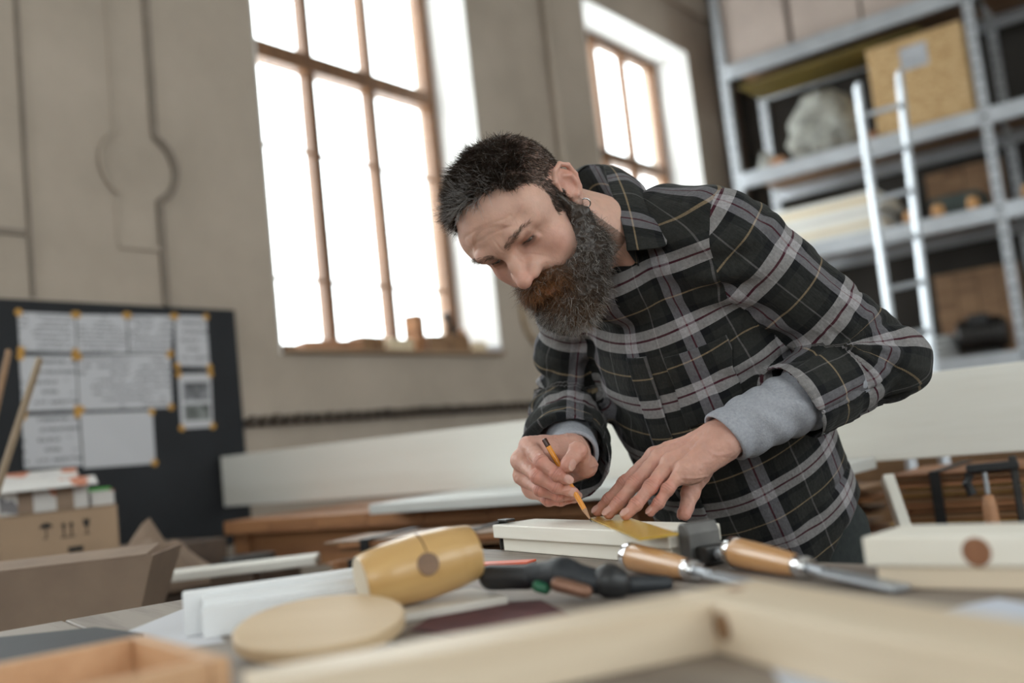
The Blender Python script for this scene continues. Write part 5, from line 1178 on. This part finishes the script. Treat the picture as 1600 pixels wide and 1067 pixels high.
# ------------------------------------------------------------------ plaid flannel
def plaid_mat():
    mt, nt, b = nodes('plaid_flannel'); lk = nt.links.new
    uT = N(nt, 'ShaderNodeAttribute', attribute_name='uvT'); uS = N(nt, 'ShaderNodeAttribute', attribute_name='uvS'); se = N(nt, 'ShaderNodeAttribute', attribute_name='seam')
    st = N(nt, 'ShaderNodeMath', operation='GREATER_THAN', i_1=0.0); lk(se.outputs['Fac'], st.inputs[0])
    mx = N(nt, 'ShaderNodeMix', data_type='VECTOR'); lk(st.outputs[0], mx.inputs[0]); lk(uT.outputs['Vector'], mx.inputs[4]); lk(uS.outputs['Vector'], mx.inputs[5])
    sp = N(nt, 'ShaderNodeSeparateXYZ'); lk(mx.outputs[1], sp.inputs[0])
    blk, cha, gry, wht, bur, tan = (.007, .0075, .009), (.023, .0235, .0215), (.225, .215, .235), (.42, .40, .40), (.085, .010, .024), (.34, .25, .15)
    weft = [(0, blk), (.10, wht), (.232, bur), (.262, wht), (.39, blk), (.49, cha), (.73, tan), (.752, cha)]
    warp = [(0, blk), (.12, gry), (.235, bur), (.26, gry), (.375, blk), (.50, cha), (.735, (.15, .14, .14)), (.755, cha)]
    cols = []
    for k, (stops, per) in enumerate(((warp, .112), (weft, .118))):
        dv = N(nt, 'ShaderNodeMath', operation='DIVIDE', i_1=per); lk(sp.outputs[k], dv.inputs[0])
        fr = N(nt, 'ShaderNodeMath', operation='FRACT'); lk(dv.outputs[0], fr.inputs[0])
        r = ramp(nt, stops, 'CONSTANT'); lk(fr.outputs[0], r.inputs[0]); cols.append(r)
    # twill: the two thread systems alternate finely
    th = N(nt, 'ShaderNodeMath', operation='ADD'); lk(sp.outputs[0], th.inputs[0]); lk(sp.outputs[1], th.inputs[1])
    t2 = N(nt, 'ShaderNodeMath', operation='MULTIPLY', i_1=2 * math.pi / .0026); lk(th.outputs[0], t2.inputs[0]); sn = N(nt, 'ShaderNodeMath', operation='SINE'); lk(t2.outputs[0], sn.inputs[0])
    mr = N(nt, 'ShaderNodeMapRange', i_1=-1.0, i_2=1.0, i_3=.36, i_4=.64); lk(sn.outputs[0], mr.inputs[0])
    mc_ = N(nt, 'ShaderNodeMix', data_type='RGBA'); lk(mr.outputs[0], mc_.inputs[0]); lk(cols[0].outputs[0], mc_.inputs[6]); lk(cols[1].outputs[0], mc_.inputs[7])
    tc = N(nt, 'ShaderNodeTexCoord'); nz = N(nt, 'ShaderNodeTexNoise', i_Scale=260.0, i_Detail=3.0); lk(tc.outputs['Object'], nz.inputs['Vector'])
    m3 = N(nt, 'ShaderNodeMapRange', i_3=.6, i_4=1.4); lk(nz.outputs[0], m3.inputs[0])
    hs = N(nt, 'ShaderNodeHueSaturation'); lk(mc_.outputs[2], hs.inputs['Color']); lk(m3.outputs[0], hs.inputs['Value']); lk(hs.outputs[0], b.inputs['Base Color'])
    b.inputs['Roughness'].default_value = .9; b.inputs['Sheen Weight'].default_value = .06; b.inputs['Sheen Roughness'].default_value = .5; b.inputs['Specular IOR Level'].default_value = .2
    # crinkled (seersucker) relief: short puckers across the weft
    pk = N(nt, 'ShaderNodeMapping'); pk.inputs['Scale'].default_value = (260, 75, 1); lk(mx.outputs[1], pk.inputs[0])
    pn = N(nt, 'ShaderNodeTexNoise', i_Scale=1.0, i_Detail=2.0); lk(pk.outputs[0], pn.inputs['Vector'])
    fo = N(nt, 'ShaderNodeTexNoise', i_Scale=13.0, i_Detail=2.5, i_Distortion=.8); lk(tc.outputs['Object'], fo.inputs['Vector']); b0 = N(nt, 'ShaderNodeBump', i_Strength=.7, i_Distance=.014); lk(fo.outputs[0], b0.inputs['Height'])
    bp = N(nt, 'ShaderNodeBump', i_Strength=.65, i_Distance=.0022); lk(b0.outputs[0], bp.inputs['Normal']); lk(pn.outputs[0], bp.inputs['Height']); lk(bp.outputs[0], b.inputs['Normal'])
    return mt
PLAID = plaid_mat()
CUFF_L = EL_L * .44 + WR_L * .56; CUFF_R = P(885, 718, 1.535)
def sleeve_prims(sh, el, cu, rs):
    return [Cone(sh, el, rs[0], rs[1], k=.02), Cone(el, cu, rs[2], rs[3], k=.022)]
SLL = sleeve_prims(SH_L, EL_L, CUFF_L, (.074, .056, .060, .062)); SLR = sleeve_prims(SH_R, EL_R, CUFF_R, (.072, .056, .060, .070))
ELB = EL_L + unit(EL_L * 2 - SH_L - WR_L) * .022
SLL.append(Ell(ELB, (.050, .050, .050), k=.03))
TPR = torso_prims(.012)
def sleeve_uv(p, sh, el, cu, flip=1, s0=0.0):
    a1, a2 = unit(el - sh), unit(cu - el); pn = unit(np.cross(a1, a2)); L1 = np.linalg.norm(el - sh)
    def one(o, a):
        e2 = np.cross(a, pn); q = p - o; return q @ a, np.arctan2(q @ pn, q @ e2), np.linalg.norm(q - np.outer(q @ a, a), axis=1)
    t1, h1, d1 = one(sh, a1); t2, h2, d2 = one(el, a2)
    # round the elbow the cloth follows an arc
    th = math.acos(float(a1 @ a2)); rho = .046; s = rho * math.tan(th / 2); inw = unit(a2 - a1); C = el + inw * rho / math.cos(th / 2)
    r1 = unit((el - a1 * s) - C); q = p - C; x1, y1 = q @ r1, q @ a1; ph = np.clip(np.arctan2(y1, x1), 0, th); re = rho + .062
    rad = np.outer(np.cos(ph), r1) + np.outer(np.sin(ph), a1); qq = p - (C + rad * rho); h3 = np.arctan2(qq @ pn, (qq * -rad).sum(1))
    za = y1 <= 0; zc = (q @ a2) >= 0; zc &= ~za | ((p - el) @ unit(a1 + a2) > 0); za &= ~zc
    sgn = np.sign(float(np.cross(a1, pn) @ -r1)); h1 = np.arctan2((p - sh) @ pn, sgn * ((p - sh) @ np.cross(a1, pn))); h2 = np.arctan2((p - el) @ pn, sgn * ((p - el) @ np.cross(a2, pn)))
    vv = np.where(za, t1, np.where(zc, L1 - 2 * s + re * th + t2, L1 - s + re * ph)); hh = np.where(za, h1, np.where(zc, h2, h3))
    return np.stack([hh * .066 + .036, vv + s0, np.zeros(len(p))], 1), zc, vv - (L1 - s + re * th / 2)
def hem_fn(l, f):     # height of the hem along the trunk axis, metres above the pelvis
    return -.050 + .105 * np.clip(np.abs(l) / .16, 0, 1.1) ** 2
def shirt_mesh():
    pts = np.array([SH_L, EL_L, CUFF_L, SH_R, EL_R, CUFF_R, PELVIS - TU * .12, NECK_BASE, ELB]); g = Grid(pts.min(0) - .20, pts.max(0) + .20, .0040)
    X, Y, Z = g.ax[0][:, None, None], g.ax[1][None, :, None], g.ax[2][None, None, :]
    g.add(*TPR)
    # unbuttoned cloth hanging at the belly
    g.add(Ell(tp(-.01, .085, .22), (.12, .060, .13), TR, k=.05))
    # hem
    sl = [(X - PELVIS[0]) * TR[0, k] + (Y - PELVIS[1]) * TR[1, k] + (Z - PELVIS[2]) * TR[2, k] for k in range(3)]
    g.V = smax(g.V, hem_fn(sl[0], sl[1]) - sl[2], .004)
    # neck opening
    nd = unit(h2w((0, -.03, -.03)) - NECK_BASE)
    for s, cu, el, pr, ri in ((1, CUFF_L, EL_L, SLL, .056), (-1, CUFF_R, EL_R, SLR, .063)):
        g2 = Grid(g.lo, g.lo + (g.n - 1) * g.h, g.h); g2.n = g.n; g2.ax = g.ax; g2.V = np.full(g.n, .05, np.float32); g2.add(*pr)
        ax = unit(cu - el); tilt = unit(ax + (0.22 * YI if s < 0 else -.25 * YI - .10 * XI))
        g2.V = smax(g2.V, Half(cu, tilt)(X, Y, Z), .003)
        inner = Cone(cu - ax * .06, cu + ax * .05, ri - .004, ri + .003)(X, Y, Z); g2.V = smax(g2.V, -inner, .003)
        g.V = smin(g.V, g2.V, .016)
    THR = P(985, 445, 1.515)
    g.cut(Cone(NECK_BASE + nd * .035 - TFR * .006, NECK_BASE + nd * .14, .050, .062, k=.004))
    g.add(Ell(THR, (.036, .036, .040), k=.03), Ell(P(950, 470, 1.53), (.035, .035, .035), k=.03))
    v, F = g.mesh(); v = relax(v, F, 2, .5)
    n = vnormals(v, F)
    dT = evalmin(TPR, v); dL = evalmin(SLL, v); dR = evalmin(SLR, v); left = dL < dR
    uL, s2L, tL = sleeve_uv(v, SH_L, EL_L, CUFF_L, 1, .085); uR, s2R, tR = sleeve_uv(v, SH_R, EL_R, CUFF_R, 1, .055)
    uS = np.where(left[:, None], uL, uR); seam = dT - np.minimum(dL, dR) - .002
    q = (v - PELVIS) @ TR; th = np.arctan2(q[:, 0], q[:, 1] + .02)
    uT = np.stack([th * .158 + .0405, q[:, 2] * 1.22 - .088 + .012 * np.cos(th * 2), np.zeros(len(v))], 1)
    # folds -------------------------------------------------------
    sl_ = sm(seam, -.01, .02)
    d = np.zeros(len(v))
    # sleeves: rings of cloth bunching at the elbow, long soft folds elsewhere
    te = np.where(left, tL, tR); hs = uS[:, 0] / .066
    for f, a_, of in ((30., .0065, 1.0), (62., .0028, 4.0)):
        w = np.stack([te * f + .55 * np.sin(hs * 1.0 + of) * 1.2, hs * .9 + of, np.where(left, 0., 9.) + of], 1)
        d += sl_ * a_ * vnoise(w, 1.0) * (.35 + 1.3 * np.exp(-(te / .085) ** 2))
    bunch = np.where(left, np.exp(-((te - .02) / .05) ** 2), np.exp(-((te + .03) / .11) ** 2)); inner = .5 - .5 * np.cos(hs)
    od = unit(EL_L * 2 - SH_L - WR_L); win = np.where(left, sm(-(v - EL_L) @ od, -.02, .03), 1.0)
    d *= .35 + .65 * win
    d += sl_ * win * bunch * .0042 * np.sin(te * 150 + 2.2 * vnoise(v, 18))
    d += np.where(left, 0, 1) * sl_ * .0045 * np.sin(te * 95 + 1.6 * hs + 2 * vnoise(v, 14))
    # trunk: pulls from the left shoulder to the belly, drapes at the waist
    al = q @ unit((.65, 0, 1.0)); ac = q @ unit((1.0, 0, -.65))
    d += (1 - sl_) * .0100 * vnoise(np.stack([ac * 17, al * 4.5, q[:, 1] * 4], 1), 1.0)
    d += (1 - sl_) * .0060 * vnoise(np.stack([q[:, 0] * 13, q[:, 1] * 13, q[:, 2] * 20], 1), 1.0, 3.0)
    lowf = sm(-q[:, 2], -.22, .02); d += (1 - sl_) * lowf * .0070 * vnoise(np.stack([th * 5.0 + q[:, 2] * 5, q[:, 2] * 6, q[:, 2] * 0], 1), 1.0, 7.0)
    # sharp creases along pull lines
    def crs(w, off, wd): return np.exp(-(vnoise(w, 1.0, off) / wd) ** 2)
    wt = np.stack([ac * 11 + .25 * vnoise(v, 9), al * 3.2, q[:, 1] * 3], 1); d -= (1 - sl_) * .0060 * crs(wt, 2.0, .10) * sm(vnoise(v, 6.0, 4.0), -.2, .4)
    wt2 = np.stack([q[:, 0] * 6, q[:, 1] * 6, q[:, 2] * 13], 1); d -= (1 - sl_) * .0050 * crs(wt2, 5.0, .09) * sm(vnoise(v, 7.0, 8.0), -.1, .4)
    ws = np.stack([te * 17 + .5 * hs, hs * .8, np.where(left, 0., 5.)], 1); d -= sl_ * np.where(left, .0045, .0075) * crs(ws, 1.5, .11) * sm(vnoise(v, 7.0, 2.0), -.3, .3)
    ws2 = np.stack([te * 8 - 1.1 * hs, hs * 1.3, np.where(left, 0., 5.)], 1); d -= sl_ * .0045 * crs(ws2, 6.5, .10) * sm(vnoise(v, 8.0, 6.0), -.2, .4)
    arm = np.exp(-(np.abs(dT - np.minimum(dL, dR)) / .035) ** 2); d += arm * .004 * np.sin(q[:, 2] * 130 + 40 * q[:, 0])
    d += -.0016 * np.exp(-(seam / .003) ** 2) * (q[:, 2] > .1)
    v = v + n * d[:, None]
    return to_mesh('shirt', v, F, {'uvT': ('FLOAT_VECTOR', uT), 'uvS': ('FLOAT_VECTOR', uS), 'seam': ('FLOAT', seam)}), v, n
sm_, shv, shn = shirt_mesh()
shirt = pobj('shirt', sm_, PLAID); tag(shirt, 'dark flannel shirt checked with grey, burgundy and tan lines')
def snap(l, u):
    """point on the shirt front at trunk coordinates l (left), u (up, metres)"""
    q = (shv - PELVIS) @ TR; d = (q[:, 0] - l) ** 2 + (q[:, 2] - u) ** 2 + (q[:, 1] < .03) * 9; i = int(np.argmin(d)); return shv[i], shn[i]
# buttons
bm_ = MB(); bm_.lathe([(.0001, 0), (.0056, 0), (.0060, .0012), (.0056, .0024), (.0042, .0018), (.0001, .0017)], 16)
bme = None
for u in (.44, .35, .26, .17, .08, -.01):
    p_, n_ = snap(-.004, u)
    b_ = bm_.build('button', plain('button_horn', (.02, .02, .022), (.012, .012, .012), .35), None, smooth=True)
    b_.parent = shirt; b_.matrix_basis = PINV @ frame(p_ - n_ * .0002, np.cross(n_, (0.2, 0.3, 0.9)), n_)

def uv_torso(du=0.0, dv=0.0):
    def f(A):
        q = (A - PELVIS) @ TR; th = np.arctan2(q[..., 0], q[..., 1] + .02); return np.stack([th * .158 + .0405 + du, q[..., 2] * 1.22 - .088 + .012 * np.cos(th * 2) + dv, th * 0], -1)
    return f
def patch(l, u, off, k=14):
    q = (shv - PELVIS) @ TR; d = (q[:, 0] - l) ** 2 + (q[:, 2] - u) ** 2 + (q[:, 1] < .03) * 9; i = np.argpartition(d, k)[:k]; w = 1 / (d[i] + 4e-6); w /= w.sum()
    return (shv[i] * w[:, None]).sum(0) + unit((shn[i] * w[:, None]).sum(0)) * off
# collar: a band round the neck that turns over into two leaves with points
def loft(name, rows, thick, mat, uvf, parent, sub=2, wob=0.0):
    rows = np.array(rows, float)                          # nr, nc, 3
    def refine(A):
        from_i = np.linspace(0, len(A) - 1, (len(A) - 1) * 6 + 1); i = np.clip(from_i.astype(int), 0, len(A) - 2); t = (from_i - i).reshape(-1, *([1] * (A.ndim - 1)))
        p0, p1, p2, p3 = A[np.maximum(i-1, 0)], A[i], A[i+1], A[np.minimum(i+2, len(A)-1)]
        return .5 * ((2*p1) + (-p0 + p2) * t + (2*p0 - 5*p1 + 4*p2 - p3) * t**2 + (-p0 + 3*p1 - 3*p2 + p3) * t**3)
    A = refine(rows); A = np.swapaxes(refine(np.swapaxes(A, 0, 1)), 0, 1); nr, nc = A.shape[:2]
    v = A.reshape(-1, 3); F = np.array([(i*nc + j, i*nc + j + 1, (i+1)*nc + j + 1, (i+1)*nc + j) for i in range(nr-1) for j in range(nc-1)])
    n = vnormals(v, F)
    if wob: v = v + n * (wob * vnoise(v, 40))[:, None]
    k = len(v); W = np.concatenate([v, v - n * thick]); G = [F, F[:, ::-1] + k]
    ring = [j for j in range(nc)] + [i*nc + nc - 1 for i in range(1, nr)] + [(nr-1)*nc + j for j in range(nc-2, -1, -1)] + [i*nc for i in range(nr-2, 0, -1)]
    G.append(np.array([(ring[(i+1) % len(ring)], ring[i], ring[i] + k, ring[(i+1) % len(ring)] + k) for i in range(len(ring))]))
    uv = uvf(A).reshape(-1, 3); uv = np.concatenate([uv, uv])
    return pobj(name, to_mesh(name, W, np.concatenate(G), {'uvT': ('FLOAT_VECTOR', uv), 'uvS': ('FLOAT_VECTOR', uv), 'seam': ('FLOAT', np.full(len(W), -1.0))}), mat, parent)
def uv_len(o0, o1):
    def f(A):
        u = np.concatenate([[0], np.cumsum(np.linalg.norm(np.diff(A.mean(1), axis=0), axis=1))]); w = np.cumsum(np.concatenate([np.zeros((len(A), 1)), np.linalg.norm(np.diff(A, axis=1), axis=2)], 1), 1)
        return np.stack([np.repeat(u[:, None], A.shape[1], 1) + o0, w + o1, w * 0], 2)
    return f
# rows run from the far side of the neck round the nape to the left point; columns from the fold (top) to the leaf edge
collar_rows = [
    [P(893, 420, 1.50), P(885, 440, 1.495), P(878, 468, 1.50)],
    [P(893, 345, 1.60), P(880, 365, 1.62), P(870, 400, 1.63)],
    [P(898, 285, 1.635), P(890, 292, 1.655), P(882, 320, 1.665)],
    [P(915, 262, 1.625), P(905, 266, 1.660), P(902, 290, 1.680)],
    [P(942, 263, 1.575), P(958, 262, 1.600), P(985, 278, 1.610)],
    [P(952, 290, 1.520), P(985, 290, 1.525), P(1018, 312, 1.520)],
    [P(966, 330, 1.478), P(1000, 334, 1.470), P(1035, 350, 1.462)],
    [P(977, 372, 1.452), P(1006, 378, 1.440), P(1042, 380, 1.432)],
    [P(980, 392, 1.446), P(1002, 391, 1.436), P(1030, 388, 1.428)]]
collar = loft('collar', collar_rows, .0022, PLAID, uv_len(.062, .070), shirt, wob=.0015)
placket = loft('placket', [[patch(x, u, .0030 if abs(x + .004) < .016 else .0012) for x in (-.0215, -.0195, -.004, .0115, .0135)] for u in np.linspace(.455, -.04, 17)], .0022, PLAID, uv_torso(.03, .004), shirt)
pocket = loft('chest_pocket', [[patch(x, u, .0028) for x in (.044, .065, .087, .109, .130)] for u in np.linspace(.448, .335, 6)], .0022, PLAID, uv_torso(.014, -.006), shirt)
# stand of the collar inside the fold
stand_rows = [[a[0], a[0] * .80 + NECK_BASE * .20 - TU * .028] for a in collar_rows]
loft('collar_stand', stand_rows, .0020, PLAID, uv_len(.01, .055), shirt)

# ------------------------------------------------------------------ grey undershirt sleeves
JERSEY = plain('grey_jersey', (.40, .41, .45), (.31, .32, .355), .95, 220.0, bump=.35, bscale=420.0, spec=.15)
def cuff_sleeve(a, b, ra, rb, amp, tilt=None, thumbside=None):
    ax = unit(b - a); g = Grid(np.minimum(a, b) - .08, np.maximum(a, b) + .08, .0020); X, Y, Z = g.ax[0][:, None, None], g.ax[1][None, :, None], g.ax[2][None, None, :]
    g.add(Cone(a, b, ra, rb, k=0)); g.add(Cone(b - ax * .012, b - ax * .004, rb + .0035, rb + .0035, k=.004))
    g.V = smax(g.V, Half(b, tilt if tilt is not None else ax)(X, Y, Z), .003); g.V = smax(g.V, -Cone(b - ax * .05, b + ax * .05, rb - .004, rb - .002)(X, Y, Z), .002)
    v, F = g.mesh(); v = relax(v, F, 1); n = vnormals(v, F); s = (v - b) @ ax
    w = v - np.outer(s, ax); h = np.stack([s * 38 + 1.4 * vnoise(v, 16), (w @ XI) * 16, (w @ YI) * 16], 1)
    e = sm(-s, .010, .030); v = v + n * (e * amp * vnoise(h, 1.0))[:, None]
    v = v + n * (e * amp * .35 * np.sin(s * 170 + 3 * vnoise(v, 22)) * sm(-s, .0, .05))[:, None]
    return to_mesh('undershirt_cuff', v, F)
us = pobj('undershirt', cuff_sleeve(EL_L * .70 + WR_L * .30, WR_L + unit(EL_L - WR_L) * .012, .053, .0365, .0050, unit(unit(WR_L - EL_L) - .30 * YI)), JERSEY); tag(us, 'heather grey undershirt sleeve showing at the wrists')
pobj('cuff', cuff_sleeve(EL_R * .55 + WR_R * .45, WR_R + unit(EL_R - WR_R) * .010, .046, .0365, .003, unit(unit(WR_R - EL_R) + .15 * XI)), JERSEY, us)

# ------------------------------------------------------------------ trousers and shoes
def legs():
    hipL, hipR = tp(.076, 0, -.02), tp(-.080, 0, -.02)
    back = np.array([.10, .10, 0]); kn = [hipL + np.array([-.02, -.02, 0]) * 1.0, hipR + np.array([-.02, .0, 0])]
    pr = [oneill(tp(0, -.004, .0), (.146, .112, .125), 0), oneill(tp(0, .0, .20), (.140, .108, .10), .05)]
    feet = []
    for hp, k0 in ((hipL, kn[0]), (hipR, kn[1])):
        kz = np.array([k0[0], k0[1], .48]); az = np.array([k0[0] + .03, k0[1] + .03, .09]); pr += [Cone(hp, kz, .088, .066, k=.04), Cone(kz, az, .064, .054, k=.02)]; feet.append(az)
    pts = np.array([hipL, hipR, *feet]); g = Grid(np.r_[pts.min(0)[:2] - .24, .03], pts.max(0) + .30, .009); g.add(*pr)
    X, Y, Z = g.ax[0][:, None, None], g.ax[1][None, :, None], g.ax[2][None, None, :]; g.V = smax(g.V, .05 - Z + 0 * X + 0 * Y, .004)
    v, F = g.mesh(); v = relax(v, F, 1); n = vnormals(v, F); v = v + n * (.006 * vnoise(v * [1, 1, .6], 14) + .003 * vnoise(v, 30))[:, None]
    return to_mesh('trousers', v, F), feet
tm, FEET = legs()
TROU = plain('work_trousers', (.040, .046, .045), (.028, .032, .033), .9, 60.0, bump=.3, bscale=300.0, spec=.2)
tr = pobj('trousers', tm, TROU); tag(tr, 'dark green grey work trousers')
# stitched pocket edge on the hip
def pocket_tube(pts): 
    mb = MB(); mb.tube([tuple(p) for p in pts], .0016, 6); me = bpy.data.meshes.new('pocket_seam'); me.from_pydata([tuple(v) for v in mb.v], [], mb.f); return me
for ft in FEET:
    mb = MB(); d = np.array([-.55, -.80, 0]); d = d / np.linalg.norm(d)
    g = Grid(np.r_[ft[:2] - .24, 0], np.r_[ft[:2] + .24, .16], .006); a = np.array([*ft[:2], .055])
    g.add(Cone(a - d * .04, a + d * .13 + [0, 0, -.012], .048, .042, k=0), Cone(a, a + [0, 0, .06], .05, .052, k=.02)); Z = g.ax[2][None, None, :]
    g.V = smax(g.V, .004 - Z + 0 * g.V, .003); v, F = g.mesh(); v = relax(v, F, 1)
    pobj('shoe', to_mesh('shoe', v, F), plain('shoe_leather', (.05, .03, .02), (.03, .02, .014), .5))
